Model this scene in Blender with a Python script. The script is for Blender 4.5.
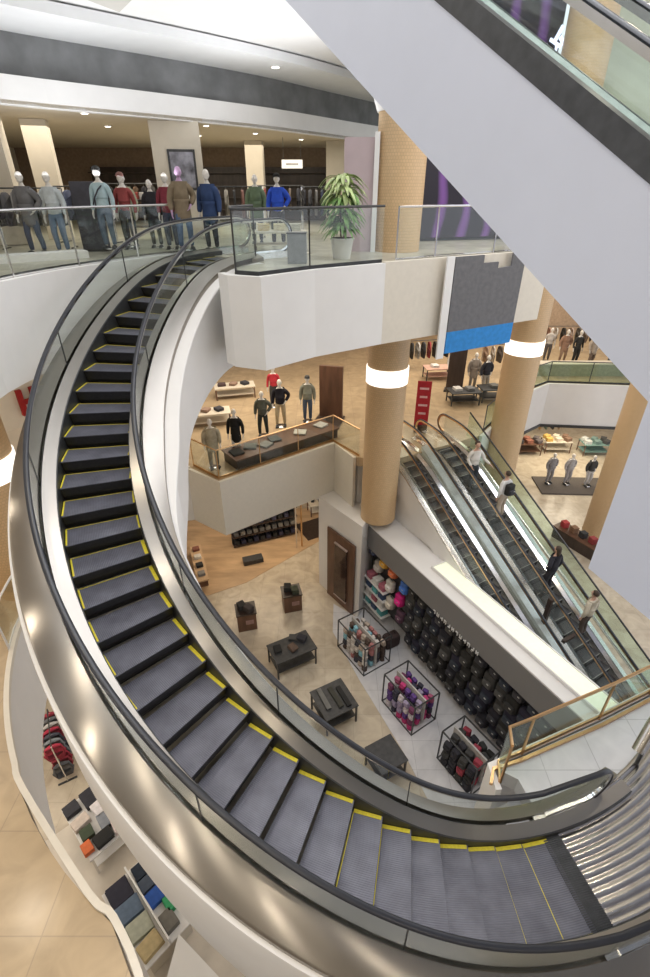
import bpy, bmesh, math, random
from math import sin, cos, pi, radians as R, sqrt, atan2
from mathutils import Vector, Matrix
from mathutils.geometry import tessellate_polygon
random.seed(7)
sc = bpy.context.scene
for o in list(bpy.data.objects): bpy.data.objects.remove(o)
C = bpy.context.scene.collection

# ------------------------------------------------ camera, world, lights, exposure
CAMZ = 8.11
cd = bpy.data.cameras.new('camera'); cam = bpy.data.objects.new('camera', cd); C.objects.link(cam)
cam.location = (0, 0, CAMZ); cam.rotation_euler = (R(90 - 31.25), 0, 0)
cd.sensor_fit = 'VERTICAL'; cd.sensor_height = 36.0; cd.lens = 492.8 * 36.0 / 977.0
cd.clip_start = 0.05; cd.clip_end = 200
sc.camera = cam
sc.view_settings.view_transform = 'Standard'; sc.view_settings.look = 'None'
sc.view_settings.gamma = 1.0; sc.view_settings.use_curve_mapping = False
sc.view_settings.exposure = 0.48
sc.cycles.transparent_max_bounces = 24
W = bpy.data.worlds.new('world'); sc.world = W; W.use_nodes = True
W.node_tree.nodes['Background'].inputs[0].default_value = (0.90, 0.93, 1.0, 1)
W.node_tree.nodes['Background'].inputs[1].default_value = 0.98

def area(name, loc, size, power, col=(1, .93, .82), rot=(0, 0, 0), sy=None):
    l = bpy.data.lights.new(name, 'AREA'); l.energy = power; l.color = col
    l.shape = 'RECTANGLE'; l.size = size; l.size_y = sy or size
    o = bpy.data.objects.new(name, l); C.objects.link(o); o.location = loc; o.rotation_euler = rot
    return o
for i in range(5): area('overhead_fill_strip', (-3.0 + i * 2.4, 8.0, 19.5), 1.5, 200, (.96, .97, 1), sy=11)  # added overhead fill, split into strips so the steel reflects streaks
for i in range(9):   # downlights round the atrium rim
    a = R(150 + i * 32); area('atrium_downlight', (2 + 7.4 * cos(a), 7 + 8.2 * sin(a), 12.9), .32, 75, (1, .88, .70))
for i in range(7):   # downlights under the middle and top rim on the near side
    a = R(175 + i * 18); area('rim_downlight', (2 + 9.3 * cos(a), 8.9 + 9.3 * sin(a), 4.6), .28, 14, (1, .88, .72))
area('ceiling_fill', (-5.5, 14.0, 8.4), 4, 110, (.95, .97, 1), rot=(pi, 0, 0))  # upward fill added here and below to brighten the white ceiling
area('ceiling_fill', (-1.0, 16.5, 9.4), 4, 90, (.95, .97, 1), rot=(pi, 0, 0))
area('top_store_lamp', (-8.5, 19.0, 9.75), 4, 110, (1, .90, .74), sy=4)
area('top_store_lamp', (-4.5, 24.0, 9.75), 6, 160, (1, .90, .74), sy=5)
area('top_store_lamp', (-1.0, 22.0, 9.75), 4, 90, (1, .90, .74))
area('top_store_lamp', (4.5, 15.9, 11.2), 3, 50, (1, .9, .78))
area('middle_store_lamp', (-2.5, 19.5, 4.7), 6, 330, (1, .87, .70))
area('middle_store_lamp', (6.5, 24.0, 4.7), 6, 300, (1, .88, .72))
area('middle_store_lamp', (13.5, 28.5, 4.7), 6, 220, (1, .88, .70))
area('middle_store_lamp', (-9.5, 7.5, 4.7), 3, 90, (1, .88, .72), sy=7)
area('lower_store_lamp', (-3.0, 18.5, -2.3), 5, 130, (1, .82, .60), sy=3)
area('lower_store_lamp', (14.5, 27.0, -2.3), 5, 300, (1, .88, .68), sy=5)
area('lower_store_lamp', (-8.5, 6.5, -2.3), 3, 120, (1, .90, .76), sy=6)

# ------------------------------------------------ materials
def nt(name):
    m = bpy.data.materials.new(name); m.use_nodes = True
    return m, m.node_tree, m.node_tree.nodes['Principled BSDF']
_mc = {}
def mat(name, col, rough=.6, metal=0., noise=.12, scale=8., stretch=(1, 1, 1), emit=0., spec=None, bump=0.):
    if name in _mc: return _mc[name]
    m, t, b = nt(name); N = t.nodes; L = t.links
    b.inputs['Roughness'].default_value = rough; b.inputs['Metallic'].default_value = metal
    if spec is not None: b.inputs['Specular IOR Level'].default_value = spec
    tc = N.new('ShaderNodeTexCoord'); mp = N.new('ShaderNodeMapping'); mp.inputs['Scale'].default_value = stretch
    no = N.new('ShaderNodeTexNoise'); no.inputs['Scale'].default_value = scale; no.inputs['Detail'].default_value = 4
    cr = N.new('ShaderNodeValToRGB')
    a = [max(0, c * (1 - noise)) for c in col[:3]] + [1]; z = [min(1, c * (1 + noise)) for c in col[:3]] + [1]
    cr.color_ramp.elements[0].color = a; cr.color_ramp.elements[1].color = z
    cr.color_ramp.elements[0].position = .3; cr.color_ramp.elements[1].position = .7
    L.new(tc.outputs['Object'], mp.inputs[0]); L.new(mp.outputs[0], no.inputs['Vector']); L.new(no.outputs[0], cr.inputs[0])
    L.new(cr.outputs[0], b.inputs['Base Color'])
    if bump:
        bp = N.new('ShaderNodeBump'); bp.inputs['Strength'].default_value = bump; bp.inputs['Distance'].default_value = .02
        L.new(no.outputs[0], bp.inputs['Height']); L.new(bp.outputs[0], b.inputs['Normal'])
    if emit:
        b.inputs['Emission Color'].default_value = list(col[:3]) + [1]; b.inputs['Emission Strength'].default_value = emit
    _mc[name] = m; return m
def brickmat(name, c1, c2, cm, sx, sy, rough=.5, mort=.02, uv=False, noise=.0, bump=.0, offset=.5):
    m, t, b = nt(name); N = t.nodes; L = t.links; b.inputs['Roughness'].default_value = rough
    tc = N.new('ShaderNodeTexCoord'); br = N.new('ShaderNodeTexBrick')
    br.inputs['Color1'].default_value = (*c1, 1); br.inputs['Color2'].default_value = (*c2, 1); br.inputs['Mortar'].default_value = (*cm, 1)
    br.inputs['Scale'].default_value = 1; br.inputs['Brick Width'].default_value = sx; br.inputs['Row Height'].default_value = sy
    br.inputs['Mortar Size'].default_value = mort; br.offset = offset
    L.new(tc.outputs['UV' if uv else 'Object'], br.inputs['Vector'])
    if noise:
        no = N.new('ShaderNodeTexNoise'); no.inputs['Scale'].default_value = 1.7; no.inputs['Detail'].default_value = 7; no.inputs['Distortion'].default_value = 1.2
        L.new(tc.outputs['Object'], no.inputs['Vector'])
        mx = N.new('ShaderNodeMixRGB'); mx.blend_type = 'OVERLAY'; mx.inputs[0].default_value = noise
        L.new(br.outputs[0], mx.inputs[1]); L.new(no.outputs[0], mx.inputs[2]); L.new(mx.outputs[0], b.inputs['Base Color'])
    else: L.new(br.outputs[0], b.inputs['Base Color'])
    if bump:
        bp = N.new('ShaderNodeBump'); bp.inputs['Strength'].default_value = bump; bp.inputs['Distance'].default_value = .01; bp.invert = True
        L.new(br.outputs['Fac'], bp.inputs['Height']); L.new(bp.outputs[0], b.inputs['Normal'])
    return m
def glassmat(name, col=(.945, .975, .965), refl=.26):
    m, t, b = nt(name); N = t.nodes; L = t.links; N.remove(b)
    tr = N.new('ShaderNodeBsdfTransparent'); tr.inputs[0].default_value = (*col, 1)
    gl = N.new('ShaderNodeBsdfGlossy'); gl.inputs['Roughness'].default_value = .03
    fr = N.new('ShaderNodeLayerWeight'); fr.inputs[0].default_value = .5
    pw = N.new('ShaderNodeMath'); pw.operation = 'POWER'; pw.inputs[1].default_value = 3.5
    ma = N.new('ShaderNodeMath'); ma.operation = 'MULTIPLY_ADD'; ma.inputs[1].default_value = refl * 2.2; ma.inputs[2].default_value = refl * .16
    L.new(fr.outputs['Facing'], pw.inputs[0]); L.new(pw.outputs[0], ma.inputs[0])
    mx = N.new('ShaderNodeMixShader'); L.new(ma.outputs[0], mx.inputs[0]); L.new(tr.outputs[0], mx.inputs[1]); L.new(gl.outputs[0], mx.inputs[2])
    L.new(mx.outputs[0], N['Material Output'].inputs[0]); return m
def radialmat(name, col, dark, period, rough, metal, cx, cy, bump=.4, contrast=.5):
    """fine concentric ribs around (cx, cy), as on an escalator tread"""
    m, t, b = nt(name); N = t.nodes; L = t.links
    b.inputs['Roughness'].default_value = rough; b.inputs['Metallic'].default_value = metal
    g = N.new('ShaderNodeNewGeometry'); s = N.new('ShaderNodeVectorMath'); s.operation = 'SUBTRACT'; s.inputs[1].default_value = (cx, cy, 0)
    mu = N.new('ShaderNodeVectorMath'); mu.operation = 'MULTIPLY'; mu.inputs[1].default_value = (1, 1, 0)
    le = N.new('ShaderNodeVectorMath'); le.operation = 'LENGTH'
    k = N.new('ShaderNodeMath'); k.operation = 'MULTIPLY'; k.inputs[1].default_value = 2 * pi / period
    si = N.new('ShaderNodeMath'); si.operation = 'SINE'
    L.new(g.outputs['Position'], s.inputs[0]); L.new(s.outputs[0], mu.inputs[0]); L.new(mu.outputs[0], le.inputs[0])
    L.new(le.outputs['Value'], k.inputs[0]); L.new(k.outputs[0], si.inputs[0])
    no = N.new('ShaderNodeTexNoise'); no.inputs['Scale'].default_value = 3; no.inputs['Detail'].default_value = 5
    L.new(g.outputs['Position'], no.inputs['Vector'])
    ad = N.new('ShaderNodeMath'); ad.operation = 'MULTIPLY_ADD'; ad.inputs[1].default_value = contrast * .5; ad.inputs[2].default_value = 0
    L.new(si.outputs[0], ad.inputs[0])
    a2 = N.new('ShaderNodeMath'); a2.operation = 'ADD'; L.new(ad.outputs[0], a2.inputs[0]); L.new(no.outputs[0], a2.inputs[1])
    cr = N.new('ShaderNodeValToRGB'); cr.color_ramp.elements[0].color = (*dark, 1); cr.color_ramp.elements[1].color = (*col, 1)
    cr.color_ramp.elements[0].position = .2; cr.color_ramp.elements[1].position = .8
    L.new(a2.outputs[0], cr.inputs[0]); L.new(cr.outputs[0], b.inputs['Base Color'])
    bp = N.new('ShaderNodeBump'); bp.inputs['Strength'].default_value = bump; bp.inputs['Distance'].default_value = .004
    L.new(si.outputs[0], bp.inputs['Height']); L.new(bp.outputs[0], b.inputs['Normal']); return m

HX, HY = 2.012, 8.922
def brushed(name, col, rough, an):
    m, t, b = nt(name); N = t.nodes; L = t.links
    b.inputs['Metallic'].default_value = 1; b.inputs['Roughness'].default_value = rough; b.inputs['Anisotropic'].default_value = an; b.inputs['Anisotropic Rotation'].default_value = .25
    tg = N.new('ShaderNodeTangent'); tg.direction_type = 'RADIAL'; tg.axis = 'Z'; L.new(tg.outputs[0], b.inputs['Tangent'])
    tc = N.new('ShaderNodeTexCoord'); no = N.new('ShaderNodeTexNoise'); no.inputs['Scale'].default_value = .9; no.inputs['Detail'].default_value = 5
    cr = N.new('ShaderNodeValToRGB'); cr.color_ramp.elements[0].color = (*[c * .84 for c in col], 1); cr.color_ramp.elements[1].color = (*[min(1, c * 1.1) for c in col], 1)
    L.new(tc.outputs['Object'], no.inputs['Vector']); L.new(no.outputs[0], cr.inputs[0]); L.new(cr.outputs[0], b.inputs['Base Color']); return m
M = dict(
    white=mat('white_paint', (.80, .79, .78), .55, noise=.02, scale=2),
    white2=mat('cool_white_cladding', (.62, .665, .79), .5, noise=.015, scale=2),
    ceil=mat('ceiling_paint', (.78, .79, .80), .8, noise=.02, scale=2),
    cream=mat('cream_wall', (.66, .60, .50), .7, noise=.05, scale=2),
    greyband=mat('grey_recess', (.20, .205, .21), .8, noise=.2, scale=1.5),
    deck=brushed('deck_steel', (.34, .315, .285), .3, .8),
    steel=mat('brushed_steel', (.66, .64, .61), .27, 1., noise=.10, scale=2.2, bump=.05),
    chrome=mat('polished_steel', (.78, .78, .79), .14, 1., noise=.04),
    bronze=mat('copper_rail', (.72, .47, .25), .28, 1., noise=.08),
    rubber=mat('black_rubber', (.022, .024, .032), .32, noise=.1),
    dark=mat('dark_metal', (.06, .062, .066), .42, .4, noise=.2),
    riser=mat('black_riser', (.018, .018, .02), .42, .2, noise=.3, scale=20),
    tread=radialmat('escalator_tread', (.185, .19, .235), (.095, .097, .125), .024, .4, .35, HX, HY, .35, .22),
    tread2=mat('dark_tread', (.075, .075, .08), .5, .3, noise=.25, scale=14, stretch=(1, 8, 1)),
    plate=radialmat('comb_plate', (.62, .60, .58), (.40, .38, .37), .11, .2, 1., HX, HY, .8, .8),  # light and dark bands in the colour stand for reflections off the ridges
    yellow=mat('yellow_paint', (.70, .60, .04), .5, noise=.12, scale=30),
    tan=brickmat('mosaic_column', (.66, .46, .26), (.61, .42, .235), (.50, .35, .20), .07, .07, .45, .005, True, bump=.2),
    tanfloor=brickmat('tan_marble', (.50, .385, .25), (.475, .365, .235), (.40, .31, .21), 1.2, 1.2, .22, .008, noise=.35, offset=0),
    marble=brickmat('cream_marble', (.56, .485, .38), (.53, .455, .35), (.43, .37, .29), .9, .9, .2, .006, noise=.45, offset=0),
    whitefloor=brickmat('pale_tile', (.66, .66, .68), (.63, .63, .65), (.48, .48, .5), .9, .9, .2, .008, noise=.4, offset=0),
    lampglass=mat('lamp_band', (1, .97, .9), .5, emit=.9, noise=.0),
    trough=mat('luminous_panel', (.92, .95, .78), .5, emit=.22, noise=.03),
    spot=mat('spot_lens', (1, .93, .8), .5, emit=5, noise=0),
    glass=glassmat('clear_glass'),
    greenglass=glassmat('green_glass', (.86, .94, .89), .2),
    wood=mat('brown_wood', (.13, .065, .04), .4, noise=.3, scale=5, stretch=(1, 1, .2)),
    dwood=mat('dark_wood', (.05, .034, .028), .35, noise=.3, scale=6, stretch=(1, 1, .2)),
    carpet=mat('dark_carpet', (.10, .085, .075), .9, noise=.3, scale=40),
    leaf=mat('leaf_green', (.16, .30, .09), .5, noise=.5, scale=5),
    leafpale=mat('leaf_pale', (.45, .55, .25), .5, noise=.4, scale=5),
    skin=mat('skin', (.55, .34, .25), .5, noise=.05),
    manq=mat('mannequin_white', (.75, .72, .68), .35, noise=.02),
    hair=mat('dark_hair', (.05, .032, .02), .6, noise=.3, scale=40),
    silver=mat('silver_letter', (.8, .8, .8), .4, noise=.0),
)
_cc = {}
def cloth(r, g, b):
    k = (round(r, 2), round(g, 2), round(b, 2))
    if k not in _cc: _cc[k] = mat('cloth_%d' % len(_cc), k, .85, noise=.12, scale=9, bump=.2)
    return _cc[k]

# ------------------------------------------------ helpers
def tag(o, label=None, cat=None, group=None, kind=None):
    if label: o['label'] = label
    if cat: o['category'] = cat
    if group: o['group'] = group
    if kind: o['kind'] = kind
    return o
def thing(name, label, cat, loc=(0, 0, 0), rz=0, group=None, kind=None):
    o = bpy.data.objects.new(name, None); C.objects.link(o); o.empty_display_size = .1
    o.location = loc; o.rotation_euler = (0, 0, rz)
    return tag(o, label, cat, group, kind)
def obj(name, bm, m, parent=None, world=False, smooth=False, loc=None):
    """bm -> one mesh object. world=True: coordinates given in the world, parent unrotated"""
    if world and parent is not None:
        p = parent; v = Vector((0, 0, 0))
        while p is not None: v += Vector(p.location); p = p.parent
        bmesh.ops.translate(bm, vec=-v, verts=bm.verts)
    bmesh.ops.recalc_face_normals(bm, faces=bm.faces)
    me = bpy.data.meshes.new(name); bm.to_mesh(me); bm.free()
    for mm in (m if isinstance(m, (list, tuple)) else [m]): me.materials.append(mm)
    if smooth:
        for p in me.polygons: p.use_smooth = True
        try: me.set_sharp_from_angle(angle=R(38))
        except Exception: pass
    o = bpy.data.objects.new(name, me); C.objects.link(o); o.parent = parent
    if loc: o.location = loc
    return o
def struct(name, bm, m, **k):
    return tag(obj(name, bm, m, **k), kind='structure')
def dup(root, loc=None, rz=None, label=None, group=None, mats=None):
    def cp(o, par):
        c = o.copy(); C.objects.link(c); c.parent = par
        if mats and o.type == 'MESH' and o.name.split('.')[0] in mats:
            c.data = c.data.copy(); c.data.materials[0] = mats[o.name.split('.')[0]]
        for ch in list(o.children): cp(ch, c)
        return c
    c = cp(root, root.parent)
    if loc is not None: c.location = loc
    if rz is not None: c.rotation_euler = (0, 0, rz)
    if label: c['label'] = label
    if group: c['group'] = group
    return c
B = bmesh.new
def box(bm, c, s, rz=0, bev=0, rot=None):
    mtx = Matrix.Translation(c) @ (rot.to_4x4() if rot else Matrix.Rotation(rz, 4, 'Z')) @ Matrix.Diagonal((s[0], s[1], s[2], 1))
    r = bmesh.ops.create_cube(bm, size=1, matrix=mtx)
    if bev:
        es = list({e for v in r['verts'] for e in v.link_edges})
        bmesh.ops.bevel(bm, geom=es, offset=bev, segments=2, affect='EDGES', profile=.6)
    return bm
def bx(c, s, rz=0, bev=0): return box(B(), c, s, rz, bev)
def tube(bm, pts, r, n=8, caps=True):
    pts = [Vector(p) for p in pts]; rings = []
    for i, p in enumerate(pts):
        t = (pts[min(i + 1, len(pts) - 1)] - pts[max(i - 1, 0)]).normalized()
        u = Vector((0, 0, 1)) if abs(t.z) < .9 else Vector((1, 0, 0))
        a = t.cross(u).normalized(); b = a.cross(t)
        rr = r[i] if isinstance(r, (list, tuple)) else r
        rings.append([bm.verts.new(p + a * (rr * cos(2 * pi * k / n)) + b * (rr * sin(2 * pi * k / n))) for k in range(n)])
    for i in range(len(rings) - 1):
        for k in range(n): bm.faces.new((rings[i][k], rings[i][(k + 1) % n], rings[i + 1][(k + 1) % n], rings[i + 1][k]))
    if caps: bm.faces.new(rings[0]); bm.faces.new(rings[-1])
    return bm
def prism(bm, poly, z0, z1):
    lo = [bm.verts.new((x, y, z0)) for x, y in poly]; hi = [bm.verts.new((x, y, z1)) for x, y in poly]
    n = len(poly)
    for i in range(n): bm.faces.new((lo[i], lo[(i + 1) % n], hi[(i + 1) % n], hi[i]))
    for tri in tessellate_polygon([[Vector((x, y, 0)) for x, y in poly]]):
        for ring_ in (lo, hi):
            try: bm.faces.new([ring_[i] for i in tri])
            except ValueError: pass
    return bm
def ribbon(bm, line, z0, z1, th):
    """vertical wall of thickness th along a polyline"""
    n = len(line); L = [Vector((p[0], p[1], 0)) for p in line]; off = []
    for i in range(n):
        d = (L[min(i + 1, n - 1)] - L[max(i - 1, 0)]).normalized(); off.append(Vector((-d.y, d.x, 0)))
    poly = [(p.x, p.y) for p in L] + [((p + o * th).x, (p + o * th).y) for p, o in reversed(list(zip(L, off)))]
    rows = []
    for i in range(n):
        a, b = L[i], L[i] + off[i] * th
        rows.append([bm.verts.new((a.x, a.y, z0)), bm.verts.new((b.x, b.y, z0)), bm.verts.new((b.x, b.y, z1)), bm.verts.new((a.x, a.y, z1))])
    for i in range(n - 1):
        for k in range(4): bm.faces.new((rows[i][k], rows[i][(k + 1) % 4], rows[i + 1][(k + 1) % 4], rows[i + 1][k]))
    bm.faces.new(rows[0]); bm.faces.new(rows[-1]); return bm
def cyl(bm, x, y, z0, z1, r, n=48, r1=None, cap=True):
    r1 = r if r1 is None else r1; uv = bm.loops.layers.uv.verify()
    lo = [bm.verts.new((x + r * cos(2 * pi * k / n), y + r * sin(2 * pi * k / n), z0)) for k in range(n)]
    hi = [bm.verts.new((x + r1 * cos(2 * pi * k / n), y + r1 * sin(2 * pi * k / n), z1)) for k in range(n)]
    for k in range(n):
        f = bm.faces.new((lo[k], lo[(k + 1) % n], hi[(k + 1) % n], hi[k]))
        for lp, (u, v) in zip(f.loops, ((k, z0), (k + 1, z0), (k + 1, z1), (k, z1))): lp[uv].uv = (u / n * 2 * pi * r, v)
    if cap: bm.faces.new(lo); bm.faces.new(hi)
    return bm

def off(line, d):
    out = []
    for i, p in enumerate(line):
        a = Vector(line[max(i - 1, 0)]); b = Vector(line[min(i + 1, len(line) - 1)]); t = (b - a).normalized()
        out.append((p[0] + t.y * d, p[1] - t.x * d))
    return out
def smooth_line(L, n=4):
    out = []
    for i in range(len(L) - 1):
        p0, p1, p2, p3 = [Vector(L[max(0, min(len(L) - 1, i + k))]) for k in (-1, 0, 1, 2)]
        for j in range(n):
            t = j / n
            q = .5 * ((2 * p1) + (-p0 + p2) * t + (2 * p0 - 5 * p1 + 4 * p2 - p3) * t * t + (-p0 + 3 * p1 - 3 * p2 + p3) * t ** 3); out.append(tuple(q))
    return out + [L[-1]]
# ------------------------------------------------ helix of the curved escalator
OM, RISE = 3.219, 6.69
def sp(x, tr=.08): return tr * (math.log1p(math.exp(-abs(x) / tr)) + max(x, 0) / tr)
def zr(a): return OM * (sp(a) - sp(a - RISE / OM))
def H(a, r, dz=0.):
    p = -1.595 - a
    return Vector((HX + r * cos(p), HY + r * sin(p), zr(a) + dz))
def arc(a0, a1, r, n, dz=0): return [H(a0 + (a1 - a0) * i / n, r, dz) for i in range(n + 1)]
def arcxy(a0, a1, r, n): return [(v.x, v.y) for v in arc(a0, a1, r, n)]
def hsweep(bm, prof, a0, a1, n):
    """prof: function a -> list of (r, dz)"""
    rows = []
    for i in range(n + 1):
        a = a0 + (a1 - a0) * i / n
        rows.append([bm.verts.new(H(a, r, d)) for r, d in prof(a)])
    k = len(rows[0])
    for i in range(n):
        for j in range(k): bm.faces.new((rows[i][j], rows[i][(j + 1) % k], rows[i + 1][(j + 1) % k], rows[i + 1][j]))
    bm.faces.new(rows[0]); bm.faces.new(rows[-1]); return bm

# ================================================ SETTING
# ---- lowest floor
struct('floor_lower', bx((6, 16, -6.6), (44, 44, .2)), M['marble'])
struct('floor_lower_tile', prism(B(), [(.35, 14.9), (1.2, 14.2), (2.0, 15.9), (6.6, 6.7), (3.6, 5.6), (3.2, 6.4), (2.4, 8.6), (1.2, 11.2), (.3, 13.4)], -6.5, -6.485), M['whitefloor'])
struct('floor_lower_wood', prism(B(), [(-8, 15.2), (-4.9, 15.4), (-3.4, 16.2), (.2, 19.6), (.2, 22), (-8, 22)], -6.5, -6.487), mat('warm_wood_floor', (.50, .34, .20), .35, noise=.2, scale=3, stretch=(.3, 1, 1)))
struct('floor_left_lower_tile', prism(B(), [(-7.6, 6.0), (-3.0, 1.2), (-1.0, 3.0), (-4.6, 8.6)], -6.5, -6.486), mat('pale_stone', (.62, .56, .48), .3, noise=.1, scale=2))
# ---- middle floor: a ring round the atrium opening
left1 = [tuple(H(.3 + 1.65 * i / 26, 7.85 + .95 * min(1, max(0, (.3 + 1.65 * i / 26 - .5) / .9))).xy) for i in range(27)]
edge1 = [(-2.0, .9), (-2.15, 1.8)] + [p for p in left1 if p[0] < -2.4] + [(-5.9, 14.2), (-4.6, 14.75), (-3.46, 13.84), (.3, 16.73), (1.13, 15.5), (2.4, 15.3), (5.9, 17.25), (9.7, 22.35), (10.93, 23.33), (14.8, 22.95), (26, 22.4)]
th = .35
far1 = [(-16, .9)] + [(-16, 34), (26, 34)]
# left half and far half, each a clean polygon
li = [p for p in edge1 if p[1] <= 14.9 and p[0] < -3.4]
struct('floor_middle', prism(B(), edge1[:-1] + [(26, 22.4), (26, 34), (-16, 34), (-16, .9)], -.35, 0), M['tanfloor'])
# fascias along its rim
e1a = [p for p in edge1 if p[0] <= -4.6 or p[1] < 3]
struct('wall_middle_fascia_left', ribbon(B(), off(smooth_line(e1a)[::-1], -.03), -2.1, -.01, .05), M['white'])
struct('trim_left_curb', ribbon(B(), smooth_line(e1a)[::-1], -.05, .07, .09), mat('curb_white', (.78, .74, .66), .4, noise=.03))
fas = [(-4.6, 14.75), (-3.46, 13.84), (.3, 16.73), (1.13, 15.5)]
struct('wall_middle_fascia', ribbon(B(), off(fas, .03), -2.1, .02, -.12), mat('fascia_cream', (.74, .70, .62), .5, noise=.02))
struct('wall_middle_fascia_right', ribbon(B(), off([(5.9, 17.25), (9.7, 22.35), (10.93, 23.33), (14.8, 22.95), (26, 22.4)], .03), -2.1, .02, -.12), M['white'])
# near landing slab, right of the curved escalator's foot
near1 = [(2.79, 4.53), (3.25, 4.7), (4.9, 5.35), (6.09, 5.87), (8.6, 7.0), (14, 9.6), (14, -3), (3.4, -3), (3.45, 1.2)] + arcxy(-.26, -.26, 7.4, 1)[:1] + arcxy(-.26, -.26, 4.7, 1)[:1]
struct('floor_landing', prism(B(), near1, -.35, -.005), M['whitefloor'])
struct('wall_landing_fascia', ribbon(B(), off([(8.6, 7.0), (6.09, 5.87), (4.9, 5.35), (3.25, 4.7), (2.79, 4.53), (2.83, 4.2)], .03), -1.6, 0, -.1), M['white'])
# ---- top floor
lft2 = [tuple(H(.9 + 1.42 * i / 26, 7.95 - .35 * min(1, max(0, (.9 + 1.42 * i / 26 - 1.5) / .5))).xy) for i in range(27)]
edge2 = [(-9, .0)] + lft2 + [tuple(H(2.32, 4.7).xy)] + arcxy(2.3, 2.12, 4.66, 3) + [(-1.76, 10.24), (-1.27, 10.0), (-.31, 10.95), (1.25, 12.0), (2.6, 12.8), (5.9, 14.6), (8.0, 20.0), (26, 24)]
struct('floor_top', prism(B(), edge2 + [(26, 34), (-16, 34), (-16, 0)], 6.3, 6.69), mat('top_floor_stone', (.42, .40, .33), .35, noise=.25, scale=2))
struct('wall_top_fascia_left', ribbon(B(), off(([(-9, .0)] + lft2)[::-1], -.03), 4.95, 6.72, .14), M['white'])
struct('wall_top_fascia', ribbon(B(), off([(-1.95, 10.5), (-1.76, 10.24), (-1.27, 10.0), (-.31, 10.95), (1.25, 12.0)], .03), 4.95, 6.72, -.14), M['white'])
struct('wall_top_fascia_right', ribbon(B(), off([(1.25, 12.0), (2.6, 12.8), (5.9, 14.6), (8.0, 20.0), (26, 24)], .03), 4.95, 6.74, -.14), mat('fascia_warm', (.72, .67, .58), .6, noise=.03))
struct('ceiling_middle_soffit', prism(B(), edge2 + [(26, 34), (-16, 34), (-16, 0)], 5.0, 5.1), M['ceil'])
# near corner slab at the right of the picture (same storey, beside the camera)
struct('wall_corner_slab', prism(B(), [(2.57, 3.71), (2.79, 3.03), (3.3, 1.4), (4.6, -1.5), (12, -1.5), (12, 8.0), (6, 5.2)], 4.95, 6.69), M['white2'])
# ---- back and side walls
struct('wall_back_lower', bx((5, 33.2, -3.4), (46, .3, 6.4)), mat('lower_back_wall', (.40, .34, .27), .8, noise=.1))
struct('wall_back_middle', bx((5, 33.0, 2.5), (46, .3, 5)), mat('mid_back_wall', (.42, .31, .22), .8, noise=.15))
struct('wall_back_top', bx((-5, 30.5, 8.4), (22, .3, 3.4)), mat('top_back_wall', (.30, .22, .16), .8, noise=.15))
struct('wall_left_middle', ribbon(B(), [(-10.6, 3.0), (-10.4, 14), (-9.0, 19)], .0, 5.0, .2), M['cream'])
struct('wall_left_top', bx((-15.9, 18, 8.4), (.2, 30, 3.6)), M['cream'])
struct('wall_left_lower', ribbon(B(), [(-11, .5), (-11, 14), (-8, 18)], -6.5, -.4, .2), M['cream'])
# ---- the rest of the atrium, behind and above the camera
struct('wall_near', bx((0, -9, 7), (40, .3, 28)), mat('near_wall', (.36, .29, .21), .7, noise=.3, scale=.5))
struct('trim_near_slabs', box(box(box(B(), (0, -6.4, 5.8), (40, 5, 1.8)), (0, -6.4, 12.4), (40, 5, 1.8)), (0, -6.4, -1.0), (40, 5, 2.0)), M['cream'])
struct('ceiling_atrium', box(box(box(box(B(), (3, -4.5, 21), (40, 9, .3)), (3, 23.5, 21), (40, 20, .3)), (-11.5, 7, 21), (11, 16, .3)), (17, 7, 21), (14, 16, .3)), M['cream'])
# ---- pedestal under column, wall beside the straight escalators
def NS(n, s): return (n * .871 - s * .491, n * .491 + s * .871)
ped = [(-.25, 16.15), (1.32, 14.13), (2.0, 15.65), NS(9.5, 14.2), (1.5, 17.8)]
struct('wall_pedestal', prism(B(), ped, -6.5, -2.05), M['white'])
struct('wall_pedestal_back', prism(B(), [(.1, 17.2), (1.2, 15.7), (2.6, 16.2), (3.2, 17.9), (1.5, 19)], -6.5, -.35), M['white'])
# side wall below the left straight escalator
def side_wall(n, s0, s1, zt0, zt1, zb, t, extra=None):
    bm = B(); q = []
    for nn in (n, n + t):
        a = NS(nn, s0); b = NS(nn, s1)
        q.append([bm.verts.new((*a, zb)), bm.verts.new((*b, zb)), bm.verts.new((*b, zt1)), bm.verts.new((*a, zt0))])
    bm.faces.new(q[0]); bm.faces.new(q[1][::-1])
    for k in range(4): bm.faces.new((q[0][k], q[0][(k + 1) % 4], q[1][(k + 1) % 4], q[1][k]))
    return bm
struct('wall_escalator_side', side_wall(9.68, 1.0, 13.6, -6.45, -.1 + .55, -6.5, .06), M['white'])
# ledge, luminous trough, grey header above the backpack wall
struct('trim_ledge', side_wall(8.62, .6, 12.7, -2.36, -2.36, -2.44, 1.05), M['white'])
struct('wall_bag_display', side_wall(9.25, .6, 12.6, -2.45, -2.45, -6.5, .12), mat('display_back', (.12, .12, .125), .7, noise=.2))
struct('trim_header', side_wall(8.6, .6, 12.7, -2.40, -2.40, -3.35, .06), brickmat('grey_header', (.20, .20, .205), (.23, .23, .235), (.12, .12, .12), 60, 60, .5, .01))
tr = thing('light_trough', 'long cream luminous ceiling panel on ledge above the backpack wall', 'light panel', (*NS(9.32, 4.8), -2.36), R(119.4))
obj('diffuser', bx((0, 0, .06), (8.3, .56, .05)), M['trough'], tr)
obj('frame', box(box(bx((0, .3, .06), (8.4, .04, .1)), (0, -.3, .06), (8.4, .04, .1)), (4.18, 0, .06), (.04, .6, .1)), M['white'], tr)
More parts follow.
